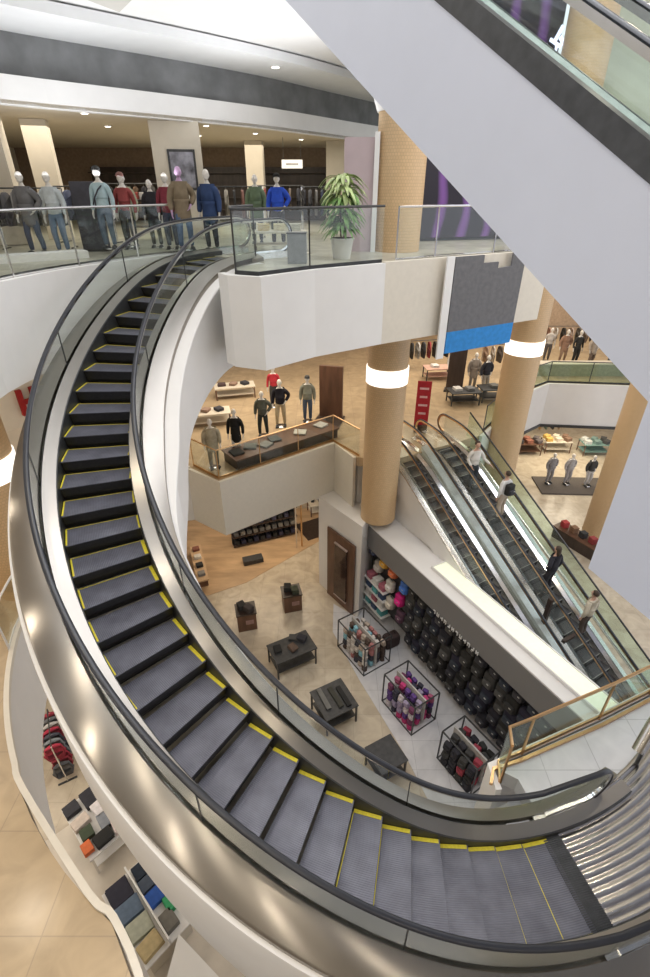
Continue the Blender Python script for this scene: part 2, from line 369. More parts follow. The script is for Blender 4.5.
# ---- ceiling, top-left: rings and store ceiling
ringo = [(-13, 8.5), (-10.2, 12.0), (-7.9, 15.2), (-4.55, 18.4), (-1.9, 21.2), (.6, 24.6), (2.8, 27.5), (5, 30)]
ring = smooth_line(ringo)
struct('ceiling_top_store', prism(B(), ring + [(5, 34), (-16, 34), (-16, 8.5)], 9.92, 10.0), mat('store_ceiling', (.62, .54, .42), .8, noise=.03))
struct('trim_ceiling_band', ribbon(B(), ring, 9.9, 10.5, .25), M['white'])
struct('wall_ceiling_recess', ribbon(B(), off(ring, -.45), 10.3, 11.42, .1), M['greyband'])
struct('ceiling_ring', prism(B(), off(ring, -.5) + off(ring, 1.75)[::-1], 11.4, 11.62), M['ceil'])
struct('ceiling_top', prism(B(), off(ring, 1.2) + [(2.9, 28), (2.6, 19), (1.2, 13.2), (-6, 9), (-12, 7)], 11.66, 11.9), M['white'])
struct('ceiling_wedge_panel', prism(B(), [(-4.4, 14.3), (-5.6, 11.6), (-2.6, 11.6)], 11.35, 11.66), mat('wedge_grey', (.56, .54, .50), .8, noise=.02))
for i, (x, y, z) in enumerate([(-3.0, 17.2, 11.39), (-1.9, 17.8, 11.65)]):
    pass
spots = [(-6.6, 16.9), (-3.9, 20.0), (-2.6, 22.6), (-7.2, 20.2), (-4.9, 23.5), (-1.0, 25.2)]
for i, (x, y) in enumerate(spots):
    t = thing('ceiling_downlight', 'small round downlight in the beige store ceiling of the top floor', 'ceiling light', (x, y, 9.92), 0, 'top store downlights')
    obj('trim_ring', cyl(B(), 0, 0, -.03, 0, .12, 20), M['white'], t); obj('lens', cyl(B(), 0, 0, -.036, -.03, .085, 20), M['spot'], t)
t = thing('ceiling_downlight', 'small round downlight in the pale ring soffit above the top floor', 'ceiling light', (-1.55, 20.0, 11.4)); obj('trim_ring', cyl(B(), 0, 0, -.03, 0, .16, 20), M['white'], t); obj('lens', cyl(B(), 0, 0, -.036, -.03, .12, 20), M['spot'], t)

# ---- columns
def column(x, y, z0, z1, band, label, r=.62, foot=True):
    t = thing('column', label, 'column', (x, y, z0), 0)
    obj('shaft', cyl(B(), 0, 0, 0, z1 - z0, r, 56), M['tan'], t, smooth=True)
    if band: obj('light_band', cyl(B(), 0, 0, band - z0 - .26, band - z0 + .24, r + .03, 56), M['lampglass'], t, smooth=True)
    return t
column(1.92, 14.82, -2.05, 10.4, 3.28, 'tan mosaic round column with glowing band standing on white pedestal', .62)
column(7.25, 18.0, -6.5, 13.6, 3.28, 'tan mosaic round column with glowing band behind the straight escalators', .64)
column(13.55, 19.95, -6.5, 6.0, None, 'tan mosaic round column partly hidden by the white corner slab', .64)
column(-7.15, 9.0, 0, 4.95, 3.2, 'tan mosaic round column at the left edge of the picture', .64)
cp = obj('column_capital', cyl(B(), 1.92, 14.82, 9.7, 10.5, .66, 40, .95), M['white'], smooth=True); tag(cp, 'white flared cap at the top of the column on the pedestal', 'column cap')

# ---- storefronts of the top floor, right of the column
struct('wall_purple_storefront', ribbon(B(), [(2.6, 17.6), (7.1, 18.9)], 6.7, 11.3, .2), mat('storefront_black', (.03, .027, .03), .25, noise=.4, scale=1.3))
struct('wall_storefront_cream', ribbon(B(), [(7.1, 18.9), (12, 19.6), (16, 21)], 6.7, 14.0, .2), mat('green_cream', (.55, .58, .46), .6, noise=.08, scale=1))
scr = thing('store_screen', 'purple and black window screen with white lettering behind the upper escalator', 'screen', (5.6, 18.25, 6.7), atan2(1.3, 4.5))
m_, t_, b_ = nt('purple_screen'); wv = t_.nodes.new('ShaderNodeTexWave'); wv.bands_direction = 'X'; wv.inputs['Scale'].default_value = .35; wv.inputs['Distortion'].default_value = 5; wv.inputs['Detail'].default_value = 2
tc_ = t_.nodes.new('ShaderNodeTexCoord'); cr_ = t_.nodes.new('ShaderNodeValToRGB'); cr_.color_ramp.elements[0].color = (.006, .004, .01, 1); cr_.color_ramp.elements[1].color = (.10, .04, .16, 1); cr_.color_ramp.elements[0].position = .6
t_.links.new(tc_.outputs['Object'], wv.inputs[0]); t_.links.new(wv.outputs[0], cr_.inputs[0]); t_.links.new(cr_.outputs[0], b_.inputs['Base Color']); t_.links.new(cr_.outputs[0], b_.inputs['Emission Color']); b_.inputs['Emission Strength'].default_value = .5
obj('panel', bx((-1.1, 0, 3.2), (4.4, .06, 6.2)), m_, scr)
lt = B()
for x, z, w, h, an in [(.48, 4.62, .06, .62, .16), (.70, 4.62, .06, .62, -.16), (.58, 4.5, .22, .06, 0), (1.0, 4.62, .07, .62, 0), (.95, 4.95, .42, .08, .35), (.15, 4.5, .07, .4, .1), (-.05, 4.5, .2, .07, 0), (.05, 4.42, .07, .3, 0), (-.55, 4.6, .12, .12, 0), (1.0, 5.15, .1, .4, .5), (1.2, 4.98, .1, .35, -.9)]:
    box(lt, (x, -.05, z), (w, .03, h), rot=Matrix.Rotation(an, 3, 'Y'))
obj('lettering', lt, mat('white_neon', (.75, .78, 1), .5, emit=1.2, noise=0), scr)

# ================================================ THE CURVED ESCALATOR
esc = thing('curved_escalator', 'curved escalator with steel decks, black steps and yellow step edges sweeping down through the atrium', 'escalator', (HX, HY, 0))
A0, DA, K0, K1 = .0485, .0737, -4, 31
ALO, AHI = A0 + K0 * DA, A0 + K1 * DA
def sector(bm, prof_fn, r0, r1, n=5):
    """prof_fn(u in 0..1) -> closed list of (a, z); swept in radius from r0 to r1"""
    rows = []
    for i in range(2):
        r = (r0, r1)[i]; rows.append([bm.verts.new(Vector((HX + r * cos(-1.595 - a), HY + r * sin(-1.595 - a), z))) for a, z in prof_fn])
    k = len(prof_fn)
    for j in range(k): bm.faces.new((rows[0][j], rows[0][(j + 1) % k], rows[1][(j + 1) % k], rows[1][j]))
    bm.faces.new(rows[0]); bm.faces.new(rows[1][::-1]); return bm
for k in range(K0, K1):
    af = A0 + k * DA; ab = af + DA; z = zr(af) ; zp = zr(af - DA) if k > K0 else z - .05
    zp = min(zp, z - .03)
    prof = [(ab - .001, z), (af - .001, z), (af + .0005, z - .03)]
    h = z - zp
    for q in (.3, .6, 1.0): prof.append((af + .003 + .011 * q * q * min(1, h / .2), z - .03 - (h + .02) * q))
    prof.append((ab - .001, z - .05))
    s_ = obj('step', sector(B(), prof, 5.56, 6.655), M['tread'], esc, world=True)
    # dark riser face and yellow edges
    rp = [(af - .0016, z - .012), (af - .0006, z - .034)] + [(af + .0014 + .011 * q * q * min(1, h / .2), z - .034 - (h + .0) * q) for q in (.3, .6, 1.0)]
    rp = rp + [(a + .003, zz) for a, zz in rp[::-1]]
    obj('riser', sector(B(), rp, 5.565, 6.65), M['riser'], s_, world=True)
    zt = z + .004
    def ypatch(a0, a1, r0, r1):
        obj('demarcation_line', sector(B(), [(a0, zt), (a1, zt), (a1, zt - .006), (a0, zt - .006)], r0, r1), M['yellow'], s_, world=True)
    ypatch(af + .002, ab - .002, 5.56, 5.612 if k < 14 else 5.585); ypatch(af + .004, ab - .002, 6.63 if k > 8 else 6.645, 6.655); 
    if k < 3 or k > 11: ypatch(ab - (.0034 if k < 3 else .0028), ab - .0012, 5.6, 6.63)
# skirts and decks.  z relative to the nose line
tp = lambda a: (lambda u: u * u * (3 - 2 * u))(min(1, max(0, (a - .95) / .42)))
dep = lambda a: 1.15 + .75 * min(1, max(0, abs(a - 1.1) - .45) / .55)
LO, HI = ALO - .30, AHI + .02
def S(name, prof, m, a0=LO, a1=HI, n=90, sm=True):
    return obj(name, hsweep(B(), prof, a0, a1, n), m, esc, world=True, smooth=sm)
S('inner_skirt', lambda a: [(5.55, -.35), (5.55, .10), (5.535, .11), (5.535, -.35)], M['dark'])
S('outer_skirt', lambda a: [(6.665, -.35), (6.665, .10), (6.68, .11), (6.68, -.35)], M['dark'])
S('inner_deck_strip', lambda a: [(5.54, .08), (5.535, .115), (5.36, .155), (5.36, .10)], M['deck'])
S('outer_deck_strip', lambda a: [(6.675, .08), (6.68, .115), (6.88, .155), (6.88, .10)], M['deck'])
S('inner_deck', lambda a: [(5.30, .16), (5.24 - .02 * tp(a), .15), (5.10 - .14 * tp(a), .09), (5.09 - .14 * tp(a), .06), (5.09 - .14 * tp(a), -.05), (5.30, .05)], M['deck'])
S('outer_deck', lambda a: [(6.94, .16), (7.02, .15), (7.34, .05), (7.37, .02), (7.37, -.10), (6.94, .05)], M['deck'])
S('inner_cladding', lambda a: [(5.09 - .14 * tp(a), .0), (5.06 - .34 * tp(a), .0), (5.05 - .35 * tp(a), -.02), (5.05 - .35 * tp(a), -dep(a)), (5.12 - .17 * tp(a), -dep(a) - .05)], M['white'], -.19)
S('outer_cladding', lambda a: [(7.34, -.06), (7.42, -.08), (7.43, -.12), (7.43, -dep(a) - .2), (7.2, -dep(a) - .2)], M['white'])
S('underside', lambda a: [(5.09 - .14 * tp(a), -dep(a)), (5.09 - .14 * tp(a), -dep(a) - .05), (7.3, -dep(a) - .25), (7.3, -dep(a) - .15)], M['cream'])
# glass, one panel per stretch
for r, nm in ((5.33, 'inner'), (6.91, 'outer')):
    cuts = [ALO + .02 + i * (AHI - ALO - .04) / 7 for i in range(8)]
    for c0, c1 in zip(cuts[:-1], cuts[1:]):
        obj('glass_panel', hsweep(B(), lambda a: [(r - .006, .12), (r + .006, .12), (r + .006, .80), (r - .006, .80)], c0 + .001, c1 - .001, 14), M['glass'], esc, world=True)
    for c0 in cuts[1:-1]:
        obj('glass_joint', hsweep(B(), lambda a: [(r - .009, .14), (r + .009, .14), (r + .009, .80), (r - .009, .80)], c0 - .0012, c0 + .0012, 1), M['dark'], esc, world=True)
    # newel glass at both ends, D-shaped
    for a0, sg in ((ALO + .02, -1), (AHI - .02, 1)):
        pl = [(0, .12)] ; ln = .26 * 5.9 / r * .62
        for i in range(9):
            t = -pi / 2 + pi * i / 8; pl.append((ln + .30 / r * cos(t), .46 + .34 * sin(t)))
        pl += [(0, .80)]
        bm = B(); f = []
        for rr in (r - .006, r + .006): f.append([bm.verts.new(H(a0 + sg * u, rr, w)) for u, w in pl])
        bm.faces.new(f[0]); bm.faces.new(f[1][::-1]); n_ = len(pl)
        for i in range(n_): bm.faces.new((f[0][i], f[0][(i + 1) % n_], f[1][(i + 1) % n_], f[1][i]))
        obj('newel_glass', bm, M['glass'], esc, world=True)
        bz_ = hsweep(B(), lambda a: [(r - .07, -.02), (r + .07, -.02), (r + .05, .14), (r - .05, .14)], a0 + sg * .0, a0 + sg * (ln + .25 / r), 4)
        obj('newel_base', bz_, M['steel'], esc, world=True)
def handrail_path(r, extra=0):
    P_ = []; ln = .26 * 5.9 / r * .62; rad = .36
    def end(a0, sg):
        q = []
        for i in range(13):
            t = pi / 2 - pi * i / 12; q.append(H(a0 + sg * (ln + rad / r * cos(t)), r, .84 - rad + rad * sin(t)))
        q.append(H(a0 + sg * ln * .2, r, .84 - 2 * rad)); return q
    lo = end(ALO + .02, -1); hi = end(AHI - .02, 1)
    return lo[::-1] + [H(ALO + .02 + (AHI - ALO - .04) * i / 100, r, .84) for i in range(101)] + hi
def rail_sweep(pts, prof, sidefn):
    bm = B(); rows = []
    for i, p in enumerate(pts):
        t = (pts[min(i + 1, len(pts) - 1)] - pts[max(0, i - 1)]).normalized(); s = sidefn(p); u = s.cross(t).normalized()
        if i == 0: pass
        rows.append([bm.verts.new(p + s * x + u * y) for x, y in prof])
    k = len(prof)
    for i in range(len(rows) - 1):
        for j in range(k): bm.faces.new((rows[i][j], rows[i][(j + 1) % k], rows[i + 1][(j + 1) % k], rows[i + 1][j]))
    bm.faces.new(rows[0]); bm.faces.new(rows[-1]); return bm
hp_ = [(.042 * cos(t), .022 * sin(t)) for t in [2 * pi * i / 12 for i in range(12)]]
side = lambda p: Vector((p.x - HX, p.y - HY, 0)).normalized()
upsg = -1
for r, nm in ((5.33, 'inner'), (6.91, 'outer')):
    pts = handrail_path(r)
    obj('handrail', rail_sweep(pts, hp_, side), M['rubber'], esc, world=True, smooth=True)
    # steel guide just inside the rubber
    t0 = (pts[60] - pts[59]).normalized(); u0 = side(pts[60]).cross(t0); sgn = -1 if u0.z > 0 else 1
    obj('handrail_guide', rail_sweep(pts, [(-.028, sgn * .018), (.028, sgn * .018), (.022, sgn * .055), (-.022, sgn * .055)], side), M['chrome'], esc, world=True, smooth=True)
# landing plates, ribbed
def ridged(a0, a1, r0, r1, z):
    bm = B(); nr = 56; na = 10; g = []
    for i in range(nr + 1):
        r = r0 + (r1 - r0) * i / nr
        g.append([bm.verts.new((HX + r * cos(-1.595 - (a0 + (a1 - a0) * j / na)), HY + r * sin(-1.595 - (a0 + (a1 - a0) * j / na)), z + .006 * sin(2 * pi * (r - r0) / .112))) for j in range(na + 1)])
    for i in range(nr):
        for j in range(na): bm.faces.new((g[i][j], g[i + 1][j], g[i + 1][j + 1], g[i][j + 1]))
    return bm
obj('landing_plate', ridged(ALO - .03, ALO - .72, 5.26, 7.37, .012), M['plate'], esc, world=True, smooth=True)
obj('landing_plate', ridged(AHI + .03, AHI + .35, 5.56, 6.66, 6.702), M['plate'], esc, world=True, smooth=True)
teeth = B()
for i in range(44):
    r = 5.58 + i * .0243
    sector(teeth, [(ALO + .012, .012), (ALO + .012, .022), (ALO - .035, .035), (ALO - .035, .012)], r, r + .014)
sector(teeth, [(ALO - .0, .006), (ALO - .0, .016), (ALO - .035, .018), (ALO - .035, .0)], 5.55, 6.67)
obj('comb', teeth, M['dark'], esc, world=True)

# ================================================ GLASS RAILINGS
def railing(name, label, line, z, h, rail_m, nseg=1.6, glass='glass', rr=.025, base=True, zf=None, endpost=True):
    t = thing(name, label, 'railing', (line[0][0], line[0][1], z))
    zf = zf or (lambda i: 0)
    L = [Vector((x, y, z)) for x, y in line]
    obj('top_rail', tube(B(), [p + Vector((0, 0, h)) for p in L], rr, 8), rail_m, t, world=True, smooth=True)
    if base: obj('base_rail', ribbon(B(), line, z + .0, z + .09, .03), rail_m, t, world=True)
    # walk the line
    segs = []; cur = [L[0]]; acc = 0
    for a, b in zip(L[:-1], L[1:]):
        d = (b - a).length; n = max(1, int(round(d / nseg)))
        if d < nseg:
            cur.append(b); acc += d
            if acc >= nseg * .95: segs.append(cur); cur = [b]; acc = 0
        else:
            if len(cur) > 1: segs.append(cur)
            for i in range(n): segs.append([a.lerp(b, i / n), a.lerp(b, (i + 1) / n)])
            cur = [b]; acc = 0
    if len(cur) > 1: segs.append(cur)
    for sg in segs:
        obj('glass_panel', ribbon(B(), [(p.x, p.y) for p in sg], z + .06, z + h - .03, .012), M[glass], t, world=True)
        p = sg[0]; obj('post', bx((p.x, p.y, z + h / 2), (.03, .03, h)), rail_m, t, world=True)
    return t
railing('glass_railing', 'curved clear glass railing with steel top rail along the top floor at the left', lft2[10:], 6.69, 1.1, M['chrome'], 1.5)
railing('glass_railing', 'clear glass railing with grey top rail around the top floor corner beside the column', [tuple(H(2.33, 5.1).xy), tuple(H(2.12, 4.7).xy), (-1.72, 10.3), (-1.25, 10.08), (-.31, 10.97), (1.27, 12.04)], 6.69, 1.12, M['dark'], 1.5)
railing('glass_railing', 'glass railing before the dark purple storefront right of the column', [(1.6, 12.22), (2.6, 12.85), (5.9, 14.65)], 6.69, 1.1, M['chrome'], 1.6)
railing('glass_railing', 'glass railing of the middle floor in front of the mannequins on dark platform', [(-4.5, 14.85), (-3.46, 13.95), (.3, 16.8), (1.2, 15.55)], 0, 1.05, M['bronze'], 1.5)
railing('glass_railing', 'greenish glass railing on the middle floor at the far right above the lit shop', [(6.2, 17.7), (9.7, 22.45), (10.93, 23.4), (14.8, 23.05), (20, 22.8)], 0, 1.05, M['dark'], 1.8, 'greenglass')
railing('glass_railing', 'glass railing with white rim at the left edge beside the tan column', [p for p in edge1 if p[0] < -6.3 and p[1] < 13], 0, 1.0, M['white'], 1.5)
cr = railing('copper_railing', 'copper framed glass railing around the floor opening beside the escalator foot', [(2.80, 4.30), (2.86, 4.60), (3.3, 4.76), (4.9, 5.4), (6.09, 5.92), (8.6, 7.05)], 0, 1.0, M['bronze'], 1.5, 'greenglass', .028)
obj('base_trim', ribbon(B(), [(2.66, 4.25), (2.76, 4.48), (3.25, 4.62), (4.9, 5.25), (6.09, 5.78), (8.6, 6.9)], -.0, .05, .05), M['bronze'], cr, world=True)
gp = thing('guard_post', 'thick brushed steel tube at the right edge above the escalator landing', 'post', (4.98, 4.55, 0))
obj('tube', tube(B(), [(0, 0, .45), (.22, .20, .8), (.6, .50, 1.25)], .085, 20), M['steel'], gp, smooth=True)
obj('bracket', tube(B(), [(.12, .1, .62), (.16, .06, .3), (.16, .05, 0.01)], .03, 10), M['dark'], gp, smooth=True)

# ================================================ STRAIGHT ESCALATORS
EH = R(119.4)
def straight(label, nc, sb, zb, st, w, mats, s_lo, s_hi, truss=1.0, hh=.88):
    """nc centre n; kink bottom at s=sb,z=zb; kink top at s=st; w = half distance of handrails"""
    x0, y0 = NS(nc, 0); t = thing('straight_escalator', label, 'escalator', (x0, y0, zb), EH)
    sl = math.tan(R(30)); zt = (st - sb) * sl
    zz = lambda s: sl * (.35 * (math.log1p(math.exp(-abs(s - sb) / .35)) + max(s - sb, 0) / .35)) - sl * (.35 * (math.log1p(math.exp(-abs(s - st) / .35)) + max(s - st, 0) / .35))
    def sw(prof, a, b, n):
        bm = B(); rows = []
        for i in range(n + 1):
            s = a + (b - a) * i / n; rows.append([bm.verts.new((s, y, zz(s) + d)) for y, d in prof])
        k = len(prof)
        for i in range(n):
            for j in range(k): bm.faces.new((rows[i][j], rows[i][(j + 1) % k], rows[i + 1][(j + 1) % k], rows[i + 1][j]))
        bm.faces.new(rows[0]); bm.faces.new(rows[-1]); return bm
    n = int((s_hi - s_lo - 1.2) / .4); first = None
    for i in range(n):
        s = s_lo + .6 + i * .4; z = zz(s)
        if first is None:
            bm = B(); q = [(0, 0), (.4, 0), (.4, -.06), (.05, -.26), (.02, -.2)]
            a = [bm.verts.new((u, -w + .13, v)) for u, v in q]; b = [bm.verts.new((u, w - .13, v)) for u, v in q]
            bm.faces.new(a); bm.faces.new(b[::-1])
            for j in range(5): bm.faces.new((a[j], a[(j + 1) % 5], b[(j + 1) % 5], b[j]))
            first = obj('step', bm, M['tread2'], t)
            yb = B(); box(yb, (.012, 0, .002), (.02, 2 * w - .3, .006)); first_y = obj('nosing', yb, mat('grey_nosing', (.32, .31, .29), .5, noise=.1), first)
            first.location = (s, 0, z)
        else:
            c = first.copy(); C.objects.link(c); c.location = (s, 0, z)
            d = first_y.copy(); C.objects.link(d); d.parent = c
    for sg in (-1, 1):
        y = sg * w
        obj('glass_panel', sw([(y - .006, .1), (y + .006, .1), (y + .006, .82), (y - .006, .82)], s_lo + .3, s_hi - .3, 40), M['glass'], t)
        obj('inner_deck', sw([(y - sg * .12, .05), (y - sg * .12, .0), (y, .06), (y, .12)], s_lo, s_hi, 40), M['chrome'] if mats != 'g' else mat('grey_green_trim', (.30, .34, .31), .4, .3, noise=.1), t, smooth=True)
        obj('outer_deck', sw([(y + sg * .02, .12), (y + sg * .02, .05), (y + sg * .2, .02), (y + sg * .2, .08)], s_lo, s_hi, 40), M['steel'] if mats != 'g' else M['dark'], t, smooth=True) if not (mats == 'g' and sg > 0) else None
        pts = []
        for i in range(9):
            a = -pi / 2 - pi * i / 8; pts.append(Vector((s_lo + .3 + .36 * cos(a), y, zz(s_lo) + hh - .36 + .36 * sin(a))))
        N_ = 60
        for i in range(1, N_): s = s_lo + .3 + (s_hi - s_lo - .6) * i / N_; pts.append(Vector((s, y, zz(s) + hh)))
        for i in range(9):
            a = pi / 2 - pi * i / 8; pts.append(Vector((s_hi - .3 + .36 * cos(a), y, zz(s_hi) + hh - .36 + .36 * sin(a))))
        obj('handrail', rail_sweep(pts, [(.04 * cos(q), .022 * sin(q)) for q in [2 * pi * i / 10 for i in range(10)]], lambda p: Vector((0, 1, 0))), M['rubber'], t, smooth=True)
        obj('handrail_guide', rail_sweep(pts, [(-.026, .016), (.026, .016), (.02, .075), (-.02, .075)], lambda p: Vector((0, 1, 0))), M['bronze'] if mats != 'g' else M['steel'], t, smooth=True)
    if mats == 'g':
        obj('side_band', sw([(w + .12, .19), (w + .21, .19), (w + .21, .40), (w + .12, .40)], s_lo, s_hi, 60), M['dark'], t)
    lp = .2 if mats == 'g' else .03
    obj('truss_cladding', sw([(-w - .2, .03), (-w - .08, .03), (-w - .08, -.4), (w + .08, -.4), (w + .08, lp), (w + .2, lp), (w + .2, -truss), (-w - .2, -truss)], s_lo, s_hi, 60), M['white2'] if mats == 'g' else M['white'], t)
    bm = B()
    obj('skirt_bottom', sw([(-w + .12, -.3), (w - .12, -.3), (w - .12, -.34), (-w + .12, -.34)], s_lo, s_hi, 40), M['riser'], t)
    return t
s1 = straight('left straight escalator of the pair, nearest the white wall, leading down from the middle floor', 10.25, .84, -6.5, 12.1, .47, 'c', -.4, 13.4, .9)
s2 = straight('right straight escalator of the pair, carrying the riders, behind the first', 11.95, .5, -6.5, 11.7, .55, 'c', -.6, 13.2, .9)
# outer glass barrier right of the pair
gb = thing('side_barrier', 'sloping greenish glass barrier along the right side of the escalator pair', 'barrier', (*NS(13.25, 0), -6.5), EH)
bm = B(); q = [bm.verts.new(p) for p in ((.5, 0, .0), (12.4, 0, 6.2), (12.4, 0, 7.45), (.5, 0, .75))]; bm.faces.new(q)
q2 = [bm.verts.new(v.co + Vector((0, .012, 0))) for v in q]; bm.faces.new(q2[::-1])
for i in range(4): bm.faces.new((q[i], q[(i + 1) % 4], q2[(i + 1) % 4], q2[i]))
obj('glass_panel', bm, M['greenglass'], gb)
obj('top_rail', tube(B(), [(.5, 0, .75), (12.4, 0, 7.45)], .03, 8), M['dark'], gb, smooth=True)
obj('lower_band', tube(B(), [(.5, 0, .0), (12.4, 0, 6.2)], .05, 8), M['steel'], gb, smooth=True)
# middle fin between the two
mb = thing('median_panel', 'white sloping panel between the two straight escalators with dark cross bar', 'panel', (*NS(11.03, 0), -6.5), EH)
bm = B(); q = [bm.verts.new(p) for p in ((.2, -.14, -.35), (12.2, -.14, 6.35), (12.2, .16, 6.35), (.2, .16, -.35))]
q2 = [bm.verts.new(v.co + Vector((0, 0, .34))) for v in q]; bm.faces.new(q); bm.faces.new(q2)
for i in range(4): bm.faces.new((q[i], q[(i + 1) % 4], q2[(i + 1) % 4], q2[i]))
obj('cover', bm, mat('median_white', (.66, .68, .68), .3, .5, noise=.05), mb)
obj('cross_bar', box(B(), (6.1, -.1, 3.6), (.12, .12, 1.3)), M['dwood'], mb)
obj('cross_bar', box(B(), (5.2, 0, 3.5), (.1, .5, .1)), M['dwood'], mb)
# upper escalator, top right
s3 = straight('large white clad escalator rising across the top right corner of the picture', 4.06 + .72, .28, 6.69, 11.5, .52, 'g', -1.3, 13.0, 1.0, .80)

# ================================================ FIGURES
def skin_mesh(name, chains, level=1, extra=None):
    """chains: list of lists of (x,y,z,r[,ry]); first point of a later chain may be ('@', key)"""
    me = bpy.data.meshes.new(name); verts = []; edges = []; rad = []; keys = {}
    for ch in chains:
        prev = None
        for p in ch:
            if isinstance(p, str): prev = keys[p]; continue
            key = None
            if isinstance(p[0], str): key, p = p[0], p[1:]
            verts.append(p[:3]); rad.append((p[3], p[4] if len(p) > 4 else p[3])); i = len(verts) - 1
            if key: keys[key] = i
            if prev is not None: edges.append((prev, i))
            prev = i
    me.from_pydata(verts, edges, []); o = bpy.data.objects.new(name, me); C.objects.link(o)
    md = o.modifiers.new('s', 'SKIN'); md.use_smooth_shade = True
    for i, r in enumerate(rad): me.skin_vertices[0].data[i].radius = r
    me.skin_vertices[0].data[0].use_root = True
    if level: sd = o.modifiers.new('d', 'SUBSURF'); sd.levels = level
    dg = bpy.context.evaluated_depsgraph_get(); ev = o.evaluated_get(dg)
    out = bpy.data.meshes.new_from_object(ev); bpy.data.objects.remove(o)
    bm = bmesh.new(); bm.from_mesh(out); bpy.data.meshes.remove(out)
    if extra: extra(bm)
    return bm
def ball(bm, c, s, seg=14):
    bmesh.ops.create_uvsphere(bm, u_segments=seg, v_segments=seg // 2 + 3, radius=1, matrix=Matrix.Translation(c) @ Matrix.Diagonal((*s, 1)))
POSES = {
 'stand': dict(lh=(-.26, .02, .84), rh=(.26, .04, .84), le=(-.25, -.05, 1.12), re=(.25, -.04, 1.12), lf=(-.10, 0), rf=(.11, .03), lk=(-.10, .02), rk=(.11, .05)),
 'hip': dict(lh=(-.19, .06, .98), rh=(.27, .05, .85), le=(-.33, -.08, 1.18), re=(.26, -.05, 1.12), lf=(-.13, -.02), rf=(.14, .06), lk=(-.12, .03), rk=(.13, .07)),
 'rail': dict(lh=(-.42, .30, 1.02), rh=(.22, .22, .98), le=(-.30, .06, 1.14), re=(.26, -.02, 1.13), lf=(-.09, -.06), rf=(.10, .12), lk=(-.09, .03), rk=(.10, .12)),
}
def body_chains(p, hand=True):
    q = POSES[p]; ch = []
    ch.append([('pel', 0, 0, .96, .14, .10), (0, .0, 1.10, .125, .09), ('chest', 0, 0, 1.30, .15, .10), ('neckb', 0, -.01, 1.44, .09, .07), (0, 0, 1.52, .052, .052), (0, .01, 1.585, .058, .065)])
    for s, a in ((-1, 'l'), (1, 'r')):
        e, h = q[a + 'e'], q[a + 'h']
        w = (h[0], h[1], h[2])
        ch.append(['neckb', (s * .10, 0, 1.42, .065, .06), (s * .185, 0, 1.385, .055), (e[0], e[1], e[2], .040), (w[0], w[1], w[2] + .0, .027)])
        d = (Vector(w) - Vector(e)).normalized(); ch[-1].append((a + 'palm', *(Vector(w) + d * .06), .036, .018))
        if hand:
            pm = Vector(w) + d * .09; sd = d.cross(Vector((0, 1, 0))).normalized() if abs(d.y) < .9 else Vector((1, 0, 0))
            sd = Vector((0, 1, 0)) - d * d.y; sd.normalize(); cu = d.cross(sd) * (-s)
            for i, (o_, L_) in enumerate(((.026, .062), (.009, .072), (-.009, .067), (-.025, .052))):
                b0 = pm + sd * o_; ch.append([a + 'palm', (*b0, .0105), (*(b0 + d * L_ * .55 + cu * .006), .0095), (*(b0 + d * L_ + cu * .022), .008)])
            b0 = Vector(w) + d * .03 + sd * .03; ch.append([a + 'palm', (*b0, .012), (*(b0 + d * .03 + sd * .022), .011), (*(b0 + d * .055 + sd * .026), .009)])
        k, f = q[a + 'k'], q[a + 'f']
        ch.append(['pel', (s * .09, 0, .90, .095, .10), (k[0], k[1], .50, .062), (f[0], f[1] - .02, .26, .052), (f[0], f[1] - .03, .08, .038), (f[0] * 1.05, f[1] + .03, .035, .042, .03), (f[0] * 1.15, f[1] + .13, .028, .036, .022)])
    return ch
def head(bm, bald=True):
    ball(bm, (0, .015, 1.68), (.078, .098, .115), 16)      # skull
    ball(bm, (0, .045, 1.62), (.055, .065, .06), 12)       # jaw
    ball(bm, (0, .118, 1.665), (.013, .02, .024), 8)       # nose
    ball(bm, (0, .100, 1.625), (.026, .012, .008), 8)      # mouth
    for s in (-1, 1):
        ball(bm, (s * .078, .005, 1.665), (.01, .022, .032), 8)
        ball(bm, (s * .032, .098, 1.69), (.014, .012, .009), 8)
_fm = {}
def share(key, fn):
    if key not in _fm:
        bm = fn(); me = bpy.data.meshes.new(key); bmesh.ops.recalc_face_normals(bm, faces=bm.faces); bm.to_mesh(me); bm.free()
        for p in me.polygons: p.use_smooth = True
        _fm[key] = me
    return _fm[key]
def shobj(name, key, fn, m, parent):
    k2 = (key, m.name)
    if k2 not in _fm:
        me = share(key, fn).copy(); me.materials.clear(); me.materials.append(m); _fm[k2] = me
    o = bpy.data.objects.new(name, _fm[k2]); C.objects.link(o); o.parent = parent; return o
def top_bm(p, kind):
    q = POSES[p]; lo = {'shirt': .90, 'jacket': .84, 'coat': .58, 'dress': .5}[kind]; g = {'shirt': .0, 'jacket': .02, 'coat': .03, 'dress': .01}[kind]
    ch = [[('c', 0, 0, 1.30, .185 + g, .125 + g), (0, 0, 1.12, .165 + g, .115 + g), (0, .0, .97, .175 + g, .125 + g), (0, 0, lo, .18 + g + (.03 if lo < .7 else 0), .13 + g)],
          ['c', ('n', 0, -.005, 1.43, .11, .085), (0, 0, 1.475, .07, .068)]]
    for s, a in ((-1, 'l'), (1, 'r')):
        e, h = Vector(q[a + 'e']), Vector(q[a + 'h']); w = e.lerp(h, .93)
        ch.append(['n', (s * .12, 0, 1.405, .08 + g, .075), (s * .19, 0, 1.37, .072 + g), (*e, .058 + g), (*w, .046 + g * .6)])
    return skin_mesh('t', ch)
